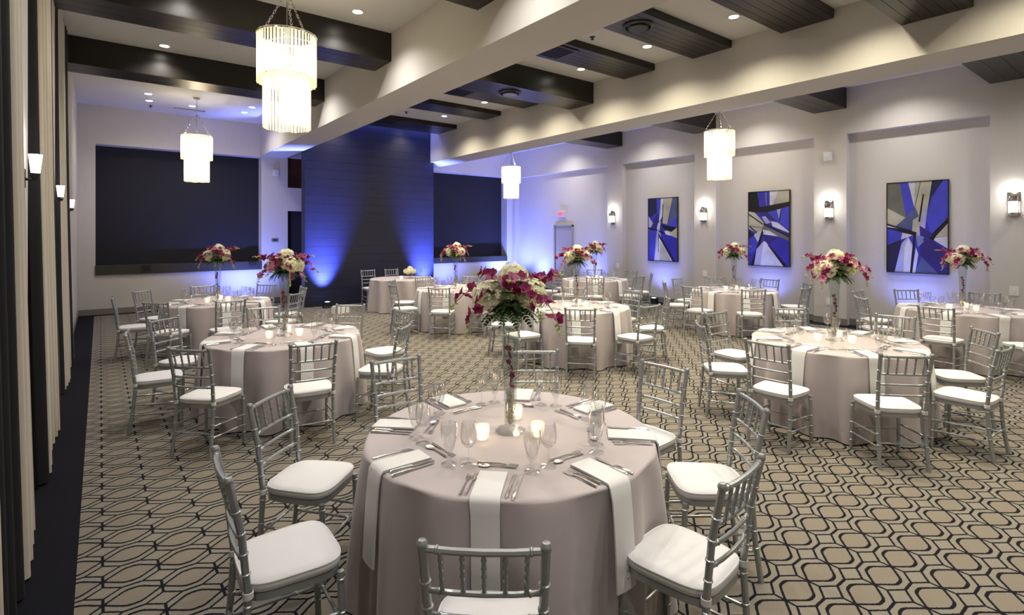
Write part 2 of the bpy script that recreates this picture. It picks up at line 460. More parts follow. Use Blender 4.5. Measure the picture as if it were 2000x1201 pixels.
# dark ceiling beams: deep ones in every bay, flat slatted panels in the middle bay
def dark_beam(x0, x1, y0, y1, z, label, boards, group):
    e = empty('ceiling_beam', ((x0 + x1) / 2, (y0 + y1) / 2, z))
    tag(e, label, 'beam', group)
    hx, hy = (x1 - x0) / 2, (y1 - y0) / 2
    core = MB().box(-hx, hx, -hy, hy, .012, CEIL - z)
    obj('beam_core', core.mesh('beam_core', 'beam'), e)
    w = 2 * hy / boards
    bd = MB().box(-hx, hx, .0025, w - .0025, 0, .014).mesh('board', 'beam')
    for k in range(boards): obj('board', bd, e, T(0, -hy + k * w, 0))
ordw = ['', '', 'nearest', 'second', 'third', 'farthest']
for i, (y0, y1) in enumerate(DEEP):
    w = ordw[i] or ('hindmost' if i == 0 else 'overhead')
    dark_beam(XL + .0, B1[0], y0, y1, 4.37, '%s deep dark wooden ceiling beam in the left bay by the curtains' % w, 3, 'deep dark beams of the left bay')
    dark_beam(B2[1], XR, y0, y1, 4.37, '%s deep dark wooden ceiling beam in the right bay above a wall pier' % w, 3, 'deep dark beams of the right bay')
MID = [(-1.3, -.66, 4.67), (.15, .8, 4.67), (1.56, 2.23, 4.33), (2.97, 3.66, 4.66), (4.40, 5.07, 4.67), (5.82, 6.51, 4.67), (7.27, 7.93, 4.375), (8.76, 9.43, 4.68), (10.30, 10.95, 4.68), (12.3, 13.28, 4.67)]
names = ['zeroth', 'hidden', 'nearest', 'second', 'third', 'fourth', 'deep fifth', 'sixth', 'seventh', 'farthest']
for (y0, y1, z), w in zip(MID, names):
    if w == 'zeroth': lab = 'slatted dark ceiling panel behind the camera in the middle bay'
    elif w == 'hidden': lab = 'slatted dark ceiling panel overhead in the middle bay'
    else: lab = '%s slatted dark wooden ceiling panel between the two long white beams' % w
    dark_beam(B1[1], B2[0], y0, y1, z, lab, 6, 'slatted dark panels of the middle bay')

# ------------------------------------------------------------------ ceiling fittings
lens_me = MB().disc(.062, -.004, 20, False).mesh('lens', 'lens')
ring_me = MB().lathe([(.062, -.002), (.064, -.010), (.086, -.008), (.090, 0.0)], 24).mesh('trim_ring', 'whiteplastic', True)
dl_spec = [('lens', lens_me, None, None), ('trim_ring', ring_me, None, None)]
def downlight(x, y, label, power=P_DOWN, col=WARM, spot=135):
    e = inst(dl_spec, 'downlight', (x, y, CEIL), 0, label, 'downlight', 'recessed ceiling downlights')
    light('SPOT', 'downlight_lamp', e, (0, 0, -.02), power, col, .06, (0, 0, 0), spot, 1.0)
ORD = ['first', 'second', 'third', 'fourth', 'fifth', 'sixth', 'seventh', 'eighth', 'ninth', 'tenth', 'last']
midY = [-2.2, -.75, 1.0, 2.45, 3.9, 5.345, 6.80, 8.30, 9.82, 11.57, 13.35]
for k, y in enumerate(midY):
    pw = P_DOWN * (.3 if y > 13 else 1.0)
    downlight(6.79, y, '%s downlight from the front in the middle bay row by the right beam' % ORD[k], pw)
    downlight(4.85, y, '%s downlight from the front in the middle bay row behind the left beam' % ORD[k], pw)
leftL = [(.8, 13.53), (.86, 14.2), (1.68, 14.2), (2.79, 13.48), (2.76, 14.16)]
leftN = ['upper of the two downlights at the far left ceiling corner', 'lower of the two downlights at the far left ceiling corner', 'ceiling downlight beside the far left chandelier canopy',
         'upper of two downlights right of the far left chandelier', 'lower of two downlights right of the far left chandelier']
for (x, y), w in zip(leftL, leftN): downlight(x, y, w, P_DOWN * .25, NEUTRAL)
for k, y in enumerate([-2.2, 1.0, 3.9, 6.85, 9.93]):
    downlight(.8, y, '%s downlight from the front in the left bay row by the curtains' % ORD[k], P_DOWN * .7, NEUTRAL)
    downlight(2.70, y, '%s downlight from the front in the left bay row by the beam' % ORD[k], P_DOWN * .8, NEUTRAL)
for k, y in enumerate([-2.2, .6, 3.4, 6.2, 9.1, 12.3]):
    downlight(9.2, y, '%s downlight from the front in the right bay row by the beam' % ORD[k], P_DOWN * .7, NEUTRAL)
    downlight(11.1, y, '%s downlight from the front in the right bay row by the piers' % ORD[k], P_DOWN * .7, NEUTRAL)

# round diffusers, square grilles, sprinklers
rd = [('ring', MB().lathe([(.21, 0), (.21, -.012), (.17, -.03), (.165, -.012)], 28).mesh('ring', 'beam', True), None, None),
      ('plate', MB().lathe([(.001, -.045), (.13, -.045), (.14, -.035), (.10, -.01)], 28).mesh('plate', 'beam', True), None, None)]
inst(rd, 'air_diffuser', (5.8, 4.72, 4.67), 0, 'round dark air diffuser in the third slatted ceiling panel', 'air vent', 'round diffusers')
inst(rd, 'air_diffuser', (5.82, 7.62, 4.375), 0, 'round dark air diffuser in the deep fifth ceiling panel', 'air vent', 'round diffusers')
gr = [('grille_frame', MB().box(-.26, .26, -.26, -.22, -.014, 0).box(-.26, .26, .22, .26, -.014, 0).box(-.26, -.22, -.22, .22, -.014, 0).box(.22, .26, -.22, .22, -.014, 0).mesh('grille_frame', 'beam'), None, None)]
slat = MB().box(-.22, .22, -.012, .012, -.010, -.004).mesh('slat', 'darkgrille')
gr += [('slat', slat, T(0, -.2 + .05 * k, 0), None) for k in range(9)]
inst(gr, 'ceiling_grille', (5.60, 6.17, 4.67), 0, 'square black ceiling grille in the fourth slatted panel', 'air vent', 'square grilles')
inst(gr, 'ceiling_grille', (5.70, 9.10, 4.68), 0, 'square black ceiling grille in the sixth slatted panel', 'air vent', 'square grilles')
inst(gr, 'ceiling_grille', (5.68, 12.55, 4.67), 0, 'square ceiling grille in the farthest slatted panel', 'air vent', 'square grilles')
sg = [('vent_frame', MB().box(-.35, .35, -.09, .09, -.01, 0).mesh('vent_frame', 'whiteplastic'), None, None)] + \
     [('slot', MB().box(-.33, .33, -.004, .004, -.012, -.009).mesh('slot', 'darkgrille'), T(0, -.06 + .03 * k, 0), None) for k in range(5)]
inst(sg, 'slot_vent', (1.67, 14.60, CEIL), 0, 'white slotted air vent in the far left ceiling', 'air vent')
spk = [('base', MB().lathe([(.001, -.004), (.04, -.004), (.045, 0)], 16).mesh('base', 'blackplastic', True), None, None),
       ('head', MB().lathe([(.012, -.004), (.012, -.03), (.026, -.034), (.026, -.042), (.001, -.046)], 16).mesh('head', 'blackplastic', True), None, None)]
for (x, y), w in zip([(5.83, 5.60), (5.84, 11.75), (.92, 14.73)], ['near the front of the middle bay', 'before the dark feature wall', 'over the far left corner']):
    inst(spk, 'sprinkler', (x, y, CEIL), 0, 'small dark ceiling sprinkler ' + w, 'sprinkler', 'ceiling sprinklers')
one('ceiling_speaker', MB().lathe([(.001, -.006), (.11, -.006), (.12, 0)], 24).mesh('ceiling_speaker', 'ceiling', True), (1.55, 9.3, CEIL), 0, 'round flush ceiling speaker in the left bay', 'speaker')

# ------------------------------------------------------------------ chandeliers
def rods(r, z0, z1, n, seed):
    rnd = random.Random(seed); b = MB()
    for k in range(n):
        t = 2 * math.pi * k / n
        rr = r * (1 - .05 * (k % 2))
        c = (rr * math.cos(t), rr * math.sin(t)); dz = rnd.uniform(0, .012)
        b.tube([(c[0], c[1], z0 + dz), (c[0], c[1], z1)], .0075, 5)
    return b.mesh('glass_rods', 'rod', True)
def torus(b, R0, r, z, n=36, m=6):
    b.tube([(R0 * math.cos(2 * math.pi * k / n), R0 * math.sin(2 * math.pi * k / n), z) for k in range(n + 1)], r, m, False)
up_r = rods(.295, 3.44, 3.96, 96, 1); lo_r = rods(.235, 2.965, 3.53, 78, 2)
bb = MB(); torus(bb, .30, .012, 3.965); [bb.tube([(.30 * math.cos(a), .30 * math.sin(a), 3.965), (0, 0, 3.965)], .006, 6) for a in (0, 2.094, 4.189)]
ring_up = bb.mesh('upper_ring', 'chrome', True)
bb = MB(); torus(bb, .238, .007, 3.53); ring_lo = bb.mesh('lower_ring', 'brass', True)
bb = MB().tube([(0, 0, 3.965), (0, 0, CEIL)], .008, 8); rod_me = bb.mesh('rod', 'chrome', True)
can_me = MB().lathe([(.001, -.03), (.055, -.028), (.065, -.015), (.065, 0)], 20).mesh('canopy', 'chrome', True)
hub_me = MB().lathe([(.008, -.02), (.03, -.012), (.03, .012), (.008, .02)], 14).mesh('hub', 'chrome', True)
def chain(a):
    b = MB(); p0 = Vector((.03 * math.cos(a), .03 * math.sin(a), 4.40)); p1 = Vector((.297 * math.cos(a), .297 * math.sin(a), 3.97))
    n = 14
    for k in range(n):
        c = p0.lerp(p1, (k + .5) / n); d = (p1 - p0).normalized(); s = d.cross(Vector((0, 0, 1))).normalized()
        if k % 2: s = s.cross(d)
        L_ = (p1 - p0).length / n * .68
        pts = []
        for j in range(9):
            t = 2 * math.pi * j / 8; pts.append(c + d * math.cos(t) * L_ + s * math.sin(t) * .011)
        b.tube(pts, .0032, 4, False)
    return b.mesh('chain', 'chrome', True)
chains = [chain(a) for a in (.4, 2.5, 4.6)]
bulb_me = MB().lathe([(.001, -.05), (.02, -.035), (.026, 0), (.018, .03), (.012, .05), (.001, .052)], 10).mesh('bulb', 'bulb', True)
ch_spec = [('canopy', can_me, T(0, 0, CEIL), None), ('rod', rod_me, None, None), ('hub', hub_me, T(0, 0, 4.40), None), ('upper_ring', ring_up, None, None), ('lower_ring', ring_lo, None, None),
           ('upper_glass_rods', up_r, None, None, 'upper tier of hanging frosted glass rods', 'stuff'), ('lower_glass_rods', lo_r, None, None, 'narrower lower tier of hanging glass rods', 'stuff')]
ch_spec += [('chain', c, None, None) for c in chains]
ch_spec += [('bulb', bulb_me, T(.12 * math.cos(a), .12 * math.sin(a), z), None) for z in (3.70, 3.18) for a in (0, 2.094, 4.189)]
CH = [(1.60, 6.05, 'largest two-tier glass rod chandelier, hanging nearest on the left'), (1.66, 13.3, 'small two-tier glass rod chandelier before the left dark panel'),
      (10.15, 6.15, 'two-tier glass rod chandelier hanging in the right bay before the paintings'), (10.25, 13.35, 'smallest two-tier glass rod chandelier before the right dark panel')]
for x, y, lab in CH:
    e = inst(ch_spec, 'chandelier', (x, y, 0), 0, lab, 'chandelier', 'two-tier glass chandeliers')
    light('POINT', 'chandelier_lamp', e, (0, 0, 3.70), P_CHAND, WARM, .10)
    light('POINT', 'chandelier_lamp', e, (0, 0, 3.20), P_CHAND * .8, WARM, .08)

# ------------------------------------------------------------------ wall sconces
pl_ = MB().box(-.012, 0, -.075, .075, -.20, .19).mesh('backplate', 'chrome')
gb = MB().lathe([(.001, -.15), (.058, -.15), (.062, -.14), (.062, .02), (.058, .03), (.001, .03)], 20, off=(-.075, 0, 0)).mesh('glass_shade', 'shade', True)
cap = MB().lathe([(.001, .03), (.066, .03), (.070, .05), (.070, .10), (.066, .12), (.05, .12), (.045, .05)], 20, off=(-.075, 0, 0)).mesh('top_band', 'chrome', True)
bot = MB().lathe([(.001, -.18), (.05, -.18), (.066, -.165), (.066, -.15), (.001, -.15)], 20, off=(-.075, 0, 0)).mesh('bottom_cap', 'chrome', True)
bar = MB().box(-.10, -.088, -.006, .006, -.17, .13).mesh('side_bar', 'chrome')
sc_spec = [('backplate', pl_, None, None), ('glass_shade', gb, None, None), ('top_band', cap, None, None), ('bottom_cap', bot, None, None),
           ('side_bar', bar, T(.03, .068, 0), None), ('side_bar', bar, T(.03, -.068, 0), None)]
for y, w in [(10.6, 'left of the leftmost painting'), (7.62, 'between the leftmost and middle paintings'), (4.74, 'between the middle and right paintings'), (1.93, 'right of the largest painting')]:
    e = inst(sc_spec, 'wall_sconce', (XR, y, 2.34), 0, 'chrome wall sconce with glowing glass on the pier ' + w, 'wall lamp', 'chrome pier sconces')
    light('POINT', 'sconce_lamp', e, (-.075, 0, .20), P_SCONCE, NEUTRAL, .03)
    light('POINT', 'sconce_lamp', e, (-.17, 0, -.06), P_SCONCE * .5, NEUTRAL, .05)
sh = MB().lathe([(.001, -.075), (.030, -.075), (.046, .075), (.001, .075)], 20).mesh('shade', 'shade', True)
ls_spec = [('shade', sh, T(.062, 0, 0) @ Matrix.Scale(.8, 4), None), ('holder', MB().lathe([(.001, -.11), (.02, -.10), (.026, -.075), (.001, -.075)], 16).mesh('holder', 'blackplastic', True), T(.062, 0, 0), None),
           ('arm', MB().tube([(0, 0, -.10), (.035, 0, -.11), (.062, 0, -.10)], .009).mesh('arm', 'blackplastic', True), None, None),
           ('backplate', MB().box(0, .012, -.04, .04, -.16, -.04).mesh('backplate', 'blackplastic'), None, None)]
for y, w in [(4.74, 'largest and nearest of the three'), (7.60, 'middle of the three'), (10.54, 'farthest of the three')]:
    e = inst(ls_spec, 'wall_sconce', (XL, y, 2.30), 0, 'glowing tapered white sconce between the curtains, ' + w, 'wall lamp', 'tapered sconces between the curtains')
    light('POINT', 'sconce_lamp', e, (.10, 0, .12), P_SCONCE * .5, NEUTRAL, .04)

# ------------------------------------------------------------------ wall plates, strobes, exit sign
st_spec = [('body', MB().box(-.05, 0, -.075, .075, -.085, .085).mesh('body', 'whiteplastic'), None, None),
           ('lens', MB().box(-.075, -.05, -.04, .04, -.02, .05).mesh('lens', 'whiteplastic'), None, None)]
inst(st_spec, 'alarm_strobe', (XR, 4.76, 3.44), 0, 'white alarm strobe high on the pier above a sconce', 'alarm', 'alarm strobes')
inst(st_spec, 'alarm_strobe', (3.78, YB, 3.50), R(90), 'white alarm strobe high on the far pier under the long beam', 'alarm', 'alarm strobes')
sw_spec = [('plate', MB().box(-.008, 0, -.06, .06, -.075, .075).mesh('plate', 'whiteplastic'), None, None),
           ('rocker', MB().box(-.013, -.008, -.02, .02, -.035, .035).mesh('rocker', 'whiteplastic'), None, None)]
for y, z, w in [(10.42, .93, 'on the pier behind the table by the exit door'), (7.6, .86, 'on the pier left of the middle painting'), (1.93, .90, 'at the far right edge of the wall'), (4.74, .45, 'low on the pier right of the middle painting')]:
    inst(sw_spec, 'wall_plate', (XR, y, z), 0, 'white switch plate ' + w, 'switch', 'wall plates')
gp = [('plate', MB().box(-.01, 0, -.09, .09, -.05, .05).mesh('plate', 'baseboard'), None, None), ('button', MB().box(-.014, -.01, -.05, .05, -.02, .02).mesh('button', 'darkgrille'), None, None)]
inst(gp, 'control_plate', (3.77, YB, 1.68), R(90), 'grey control plate on the far pier beside the doorway', 'switch')
for x, w in [(.88, 'left part'), (3.2, 'right end')]:
    inst([('body', MB().box(-.09, .09, -.02, .03, 0, .085).mesh('body', 'blackplastic'), None, None), ('cover', MB().box(-.07, .07, -.026, -.02, .012, .07).mesh('cover', 'darkgrille'), None, None)],
         'power_box', (x, YB - .055, 1.02), 0, 'small black power box on the %s of the dark ledge' % w, 'power box', 'ledge power boxes')
ex = empty('exit_sign', (XRR, 12.93, 2.50)); tag(ex, 'small red and white exit sign above the grey door', 'sign')
obj('housing', MB().box(-.06, 0, -.155, .155, -.10, .10).mesh('housing', 'whiteplastic'), ex)
obj('face', MB().box(-.064, -.06, -.145, .145, -.09, .09).mesh('face', 'exitface'), ex)
cu = bpy.data.curves.new('letters', 'FONT'); cu.body = 'EXIT'; cu.size = .15; cu.extrude = .002; cu.align_x = 'CENTER'; cu.align_y = 'CENTER'
cu.materials.append(M['red'])
tmp = bpy.data.objects.new('letters_curve', cu)
lme = bpy.data.meshes.new_from_object(tmp); bpy.data.objects.remove(tmp)
lt = obj('letters', lme, ex); lt.location = (-.067, 0, 0); lt.rotation_euler = (R(90), 0, R(-90))

# ------------------------------------------------------------------ paintings
AW, AH = .93, 1.69
C_ = dict(k=(.004, .004, .01), n=(.012, .014, .07), b=(.035, .03, .42), B=(.06, .07, .62), l=(.42, .44, .72), w=(.68, .70, .78), c=(.52, .50, .38), g=(.16, .17, .14), t=(.09, .12, .26), i=(.03, .02, .20), s=(.20, .24, .50))
ARTM = {k: pbr('art_print_' + k, tuple(c * .8 for c in v), .45, noise=.55, nscale=2.2) for k, v in C_.items()}
ART3 = [('b', [(0, 0), (1, 0), (1, 1), (0, 1)]), ('g', [(0, 0), (.22, 0), (.34, .40), (0, .30)]), ('c', [(0, .28), (.34, .40), (.15, .49), (0, .48)]), ('B', [(.22, 0), (.37, 0), (.46, .28), (.38, .37), (.31, .34)]),
        ('w', [(.36, 0), (.47, 0), (.46, .27)]), ('c', [(.47, 0), (.75, 0), (.70, .22), (.52, .60), (.42, .55), (.46, .28)]), ('n', [(.75, 0), (.93, 0), (.74, .18), (.68, .32)]),
        ('B', [(.93, 0), (1, 0), (1, .42), (.76, .62), (.66, .42), (.74, .18)]), ('l', [(.70, .22), (.66, .40), (.62, .62), (.50, .60), (.56, .44)]), ('t', [(.30, .40), (.48, .28), (.54, .38), (.44, .42), (.40, .52), (.14, .49)]),
        ('k', [(1, .40), (1, .46), (.79, .65), (.68, .62)]), ('c', [(1, .46), (1, .60), (.80, .61), (.84, .58)]), ('w', [(.80, .615), (1, .60), (1, .73), (.78, .64)]), ('i', [(.55, .48), (.78, .58), (.70, .62), (.56, .60)]),
        ('B', [(0, .52), (.45, .58), (.25, .64), (0, .70)]), ('w', [(.26, .56), (.45, .585), (.24, .635)]), ('k', [(0, .455), (.5, .555), (.5, .60), (0, .505)]), ('w', [(0, .475), (.2, .515), (0, .495)]),
        ('n', [(0, .70), (.25, .635), (.13, 1), (0, 1)]), ('l', [(.25, .68), (.36, .60), (.46, .72), (.40, 1), (.13, 1)]), ('w', [(.30, .72), (.36, .62), (.44, .74), (.39, 1), (.28, 1)]), ('w', [(.49, .72), (.53, .80), (.48, 1), (.43, 1)]),
        ('i', [(.56, .62), (.74, .64), (1, .78), (1, 1), (.86, 1), (.56, .80)]), ('t', [(.58, .82), (.85, 1), (.48, 1)]), ('k', [(.455, .58), (.49, .58), (.425, 1), (.39, 1)]), ('k', [(.60, .14), (.625, .14), (.56, .44), (.53, .44)]),
        ('s', [(.49, .58), (.60, .60), (.62, .66), (.52, .72)]), ('k', [(.56, .0), (.57, .0), (.47, .30), (.465, .29)])]
ART2 = [('b', [(0, 0), (1, 0), (1, 1), (0, 1)]), ('k', [(0, 0), (.25, 0), (.3, .22), (0, .25)]), ('b', [(.22, 0), (.52, 0), (.50, .2), (.28, .22)]), ('s', [(.42, .02), (.45, 0), (.46, .2), (.44, .2)]),
        ('w', [(.53, 0), (.74, 0), (.62, .18), (.53, .19)]), ('c', [(.73, 0), (1, 0), (1, .15), (.62, .19)]), ('k', [(0, .23), (1, .15), (1, .22), (.3, .30), (0, .26)]), ('B', [(.48, .28), (1, .21), (1, .52), (.7, .40)]),
        ('l', [(.70, .25), (.82, .235), (.76, .38)]), ('k', [(.80, .24), (.815, .24), (.77, .42), (.75, .40)]), ('i', [(.2, .27), (.48, .28), (.7, .40), (.4, .36)]),
        ('c', [(0, .26), (.16, .28), (.44, .45), (.34, .50), (0, .32)]), ('k', [(0, .29), (.36, .43), (.36, .45), (0, .31)]), ('c', [(0, .33), (.34, .45), (.34, .52), (.2, .56), (0, .50)]), ('k', [(0, .455), (.35, .485), (.35, .49), (0, .465)]), ('k', [(.05, .47), (.22, .55), (.2, .56), (.02, .48)]),
        ('w', [(.56, .40), (.72, .42), (1, .54), (1, .56), (.60, .47)]), ('l', [(.33, .34), (.42, .33), (.56, .42), (.44, .44)]), ('k', [(.38, .42), (1, .60), (1, .63), (.38, .46)]), ('g', [(.38, .45), (1, .62), (1, .665), (.60, .57), (.36, .50)]), ('w', [(.36, .51), (.52, .53), (.74, .605), (.36, .575)]),
        ('B', [(0, .64), (.34, .54), (.18, .80), (0, .86)]), ('w', [(.12, .58), (.34, .52), (.26, .70)]), ('n', [(0, .52), (.16, .58), (0, .64)]), ('k', [(.34, .52), (.38, .55), (.14, 1), (.05, 1)]),
        ('i', [(.36, .58), (.74, .62), (.48, .72), (.40, .68)]), ('b', [(.48, .72), (.74, .62), (1, .70), (1, .96)]), ('w', [(.20, .78), (.38, .67), (.44, .68), (.86, 1), (.14, 1)]), ('l', [(.20, .78), (.38, .67), (.30, 1), (.14, 1)]), ('k', [(.48, .72), (.54, .73), (.96, 1), (.86, 1)])]
ART1 = [('b', [(0, 0), (1, 0), (1, 1), (0, 1)]), ('n', [(0, 0), (.30, 0), (.34, .20), (.10, .30), (0, .28)]), ('B', [(.28, 0), (.44, 0), (.42, .18), (.32, .26)]), ('c', [(.50, 0), (.84, 0), (.66, .42), (.50, .40), (.52, .14)]), ('w', [(.44, 0), (.52, 0), (.48, .30), (.36, .40), (.42, .18)]),
        ('t', [(.84, 0), (1, 0), (1, .30), (.70, .42)]), ('B', [(1, .30), (1, .46), (.64, .44)]), ('k', [(.50, .10), (.53, .10), (.50, .42), (.48, .42)]), ('i', [(0, .50), (.32, .24), (.40, .40), (.10, .55)]), ('l', [(0, .28), (.16, .40), (0, .54)]),
        ('w', [(.34, .40), (.44, .36), (.40, .50), (.44, .62), (.30, .48)]), ('c', [(.60, .50), (1, .46), (1, .64), (.70, .58)]), ('k', [(.44, .42), (1, .47), (.80, .54), (.56, .50)]), ('w', [(.56, .52), (.72, .54), (.80, .60), (.62, .58)]),
        ('k', [(0, .46), (.56, .54), (.56, .57), (0, .49)]), ('B', [(0, .50), (.30, .52), (.26, .98), (0, 1)]), ('l', [(.30, .52), (.38, .50), (.32, .98), (.20, 1)]), ('w', [(.36, .62), (.42, .64), (.86, 1), (.20, 1)]), ('b', [(.50, .60), (.68, .60), (1, .70), (1, .98)]),
        ('k', [(.38, .62), (.46, .62), (.94, 1), (.84, 1)]), ('c', [(.42, .68), (.82, 1), (.40, 1)]), ('k', [(.36, .56), (.38, .56), (.36, .86), (.34, .86)])]
def painting(yc, polys, lab):
    e = empty('painting', (XRR, yc, 1.965)); tag(e, lab, 'painting', 'blue abstract paintings')
    keys = sorted({p[0] for p in polys})
    b = MB()
    for i, (k, pts) in enumerate(polys):
        b.cur = keys.index(k)
        x = -.036 - .00006 * i
        b.add([(x, AW / 2 - u * AW, AH / 2 - v * AH) for u, v in pts], [tuple(range(len(pts)))])
    obj('canvas', MB().box(-.035, -.005, -AW / 2, AW / 2, -AH / 2, AH / 2).mesh('canvas', 'blackplastic'), e)
    obj('print', b.mesh('print', [ARTM[k] for k in keys]), e, None)['label'] = 'abstract print of blue, white and cream shards'
    w = .012
    f = MB().box(-.046, 0, -AW / 2 - w, -AW / 2, -AH / 2 - w, AH / 2 + w).box(-.046, 0, AW / 2, AW / 2 + w, -AH / 2 - w, AH / 2 + w).box(-.046, 0, -AW / 2, AW / 2, AH / 2, AH / 2 + w).box(-.046, 0, -AW / 2, AW / 2, -AH / 2 - w, -AH / 2)
    obj('frame', f.mesh('frame', 'blackplastic'), e)
painting(8.955, ART1, 'leftmost and smallest-looking blue abstract painting on the right wall')
painting(6.07, ART2, 'middle of the three blue abstract paintings on the right wall')
painting(3.29, ART3, 'rightmost and largest-looking blue abstract painting on the right wall')

# ------------------------------------------------------------------ curtains
def curtain(segs, lab, seed):
    rnd = random.Random(seed)
    y0, y1 = segs[0][1], segs[-1][2]
    e = empty('curtain', (XL, (y0 + y1) / 2, 0)); tag(e, lab, 'curtain', 'cream and black floor-length curtains')
    ph = rnd.uniform(0, 6)
    for kind, ya, yb in segs:
        L_ = yb - ya; n = max(4, int(L_ / .014)); b = MB(); v = []; f = []
        zs = [0.015, .3, .6, 1.1, 1.6, 2.2, 2.8, 3.3, 3.8, 4.2, 4.5, 4.735]
        for i in range(n + 1):
            y = ya + L_ * i / n
            for z in zs:
                t = 1 - z / 4.8
                A = .034 + .022 * t
                x = -.012 + A * math.sin(2 * math.pi * y / .19 + ph + .6 * math.sin(2.3 * y + z * .35)) + .012 * math.sin(5.1 * y + ph) + .055 * t * t
                v.append((x, y - (y0 + y1) / 2, z))
        m = len(zs)
        for i in range(n):
            for j in range(m - 1): f.append((i * m + j, (i + 1) * m + j, (i + 1) * m + j + 1, i * m + j + 1))
        b.add(v, f)
        o = obj('cream_panel' if kind == 'cream' else 'black_band', b.mesh('drape', kind, True, None), e)
        o['label'] = 'cream curtain fabric panel' if kind == 'cream' else 'black vertical band of the curtain'
curtain([('black', -.6, -.3), ('cream', -.3, 1.2), ('black', 1.2, 1.56)], 'cream and black striped curtain beside the camera', 5)
curtain([('black', 2.26, 2.5), ('cream', 2.5, 3.2), ('black', 3.2, 3.72), ('cream', 3.72, 4.40)], 'nearest cream and black striped curtain at the left edge', 1)
curtain([('black', 5.06, 5.34), ('cream', 5.34, 6.62), ('black', 6.62, 6.98), ('cream', 6.98, 7.28)], 'second cream and black striped curtain between two tapered sconces', 2)
curtain([('black', 7.92, 8.15), ('cream', 8.15, 9.55), ('black', 9.55, 9.95), ('cream', 9.95, 10.23)], 'farthest cream and black striped curtain before the far left wall', 3)
one('curtain_rod', MB().tube([(0, -.6, 0), (0, 10.40, 0)], .010).ball((0, 10.42, 0), .028, 1).mesh('curtain_rod', 'blackplastic', True), (XL + .0, 0, 4.75), 0, 'dark curtain rod under the ceiling along the left wall', 'curtain rod')

# ------------------------------------------------------------------ blue floor uplights
ub = MB().box(-.10, .10, -.07, .07, .035, .15); ul = MB().lathe([(.001, .156), (.05, .156), (.055, .15)], 16)
up_spec = [('housing', ub.mesh('housing', 'blackplastic'), None, None), ('lens', ul.mesh('lens', 'led', True), None, None),
           ('bracket', MB().box(-.12, -.10, -.02, .02, 0, .12).box(.10, .12, -.02, .02, 0, .12).box(-.12, .12, -.05, .05, 0, .012).mesh('bracket', 'blackplastic'), None, None)]
def uplight(x, y, rz, lab, power=P_UP, tilt=10, spot=80, soft=.09):
    e = inst(up_spec, 'floor_uplight', (x, y, 0), rz, lab, 'uplight', 'blue floor uplights')
    light('SPOT', 'uplight_lamp', e, (0, 0, .17), power, BLUE, soft, (R(180 - tilt), 0, 0), spot, 1.0)
# rotation: local -Y is away from the wall, so the beam leans to +Y (the wall)
uplight(4.50, FY - .36, 0, 'small black uplight at the left foot of the charcoal plank wall', P_UP * 11, 19, 62)
uplight(7.38, FY - .36, 0, 'small black uplight at the right foot of the charcoal plank wall', P_UP * 11, 19, 62)
uplight(3.0, YB - .95, 0, 'small black uplight under the left dark recessed panel', P_UP * 1.0, 30, 140)
uplight(9.0, YB - .9, 0, 'small black uplight under the right dark recessed panel', P_UP * .7, 30, 140)
uplight(11.25, YB - .70, R(-20), 'small black uplight at the far right corner', P_UP * 1.5, 16, 130)
uplight(XRR - .7, 13.9, R(-90), 'small black uplight left of the grey exit door', P_UP * 1.1, 18, 130)
uplight(XRR - .55, 11.5, R(-90), 'small black uplight right of the grey exit door', P_UP * .5, 18, 120)
for y, w in [(8.95, 'leftmost'), (6.07, 'middle'), (3.3, 'rightmost')]:
    uplight(XRR - .42, y, R(-90), 'small black uplight on the floor below the %s painting' % w, P_UP * .22, 14, 120)
uw = [('housing', MB().box(-.16, .16, -.12, .12, 0, .14).mesh('housing', 'whiteplastic'), None, None), ('lid', MB().box(-.15, .15, -.11, .11, .14, .165).mesh('lid', 'whiteplastic'), None, None)]
inst(uw, 'equipment_case', (4.45, 12.35, 0), R(20), 'small white lidded box on the carpet before the plank wall', 'box')

# ------------------------------------------------------------------ chiavari chair
def ringed(path, r, rings, n=8, w=.004, g=1.28):
    """tube along a path with bamboo-like rings at the given fractions"""
    path = [Vector(p) for p in path]
    cum = [0]
    for a, b_ in zip(path, path[1:]): cum.append(cum[-1] + (b_ - a).length)
    tot = cum[-1]
    def at(t):
        for i in range(len(path) - 1):
            if t <= cum[i + 1] or i == len(path) - 2:
                return path[i].lerp(path[i + 1], (t - cum[i]) / (cum[i + 1] - cum[i]))
    st = [(c, r) for c in cum]
    for q in rings:
        t = q * tot
        st += [(t - w * 1.3, r), (t - w * .6, r * g), (t + w * .6, r * g), (t + w * 1.3, r)]
    st.sort()
    return [at(max(0, min(tot, t))) for t, _ in st], [rr for _, rr in st]
def rt(path, r, rings, n=8): return MB().tube(*ringed(path, r, rings), n)
XB, XT = .172, .186          # half widths of the back at the seat and at the top
def post(sx):
    b = rt([(sx * .176, -.225, 0), (sx * .172, -.195, .22), (sx * XB, -.180, .43), (sx * .178, -.205, .68), (sx * XT, -.250, .900)], .0145, (.2, .30, .44, .58, .67, .76, .86), 9)
    b.lathe([(.0145, -.008), (.0175, -.004), (.0175, .006), (.0145, .010), (.012, .0155), (.001, .0165)], 10, off=(sx * XT, -.250, .900))
    return b.mesh('back_post', 'silver', True)
def fleg(sx): return rt([(sx * .188, .185, 0), (sx * .182, .172, .41)], .0145, (.2, .36, .58, .92), 9).mesh('leg', 'silver', True)
def yback(z):
    pts = [(.43, -.180), (.68, -.205), (.900, -.250)]
    for (a, ya), (b_, yb) in zip(pts, pts[1:]):
        if z <= b_: return ya + (yb - ya) * (z - a) / (b_ - a)
def xback(z): return XB + (XT - XB) * (z - .43) / .47
def brail(z, r):
    y, x = yback(z), xback(z)
    return rt([(-x, y, z), (-x * .5, y - .012, z), (0, y - .016, z), (x * .5, y - .012, z), (x, y, z)], r, (.12, .88), 8)
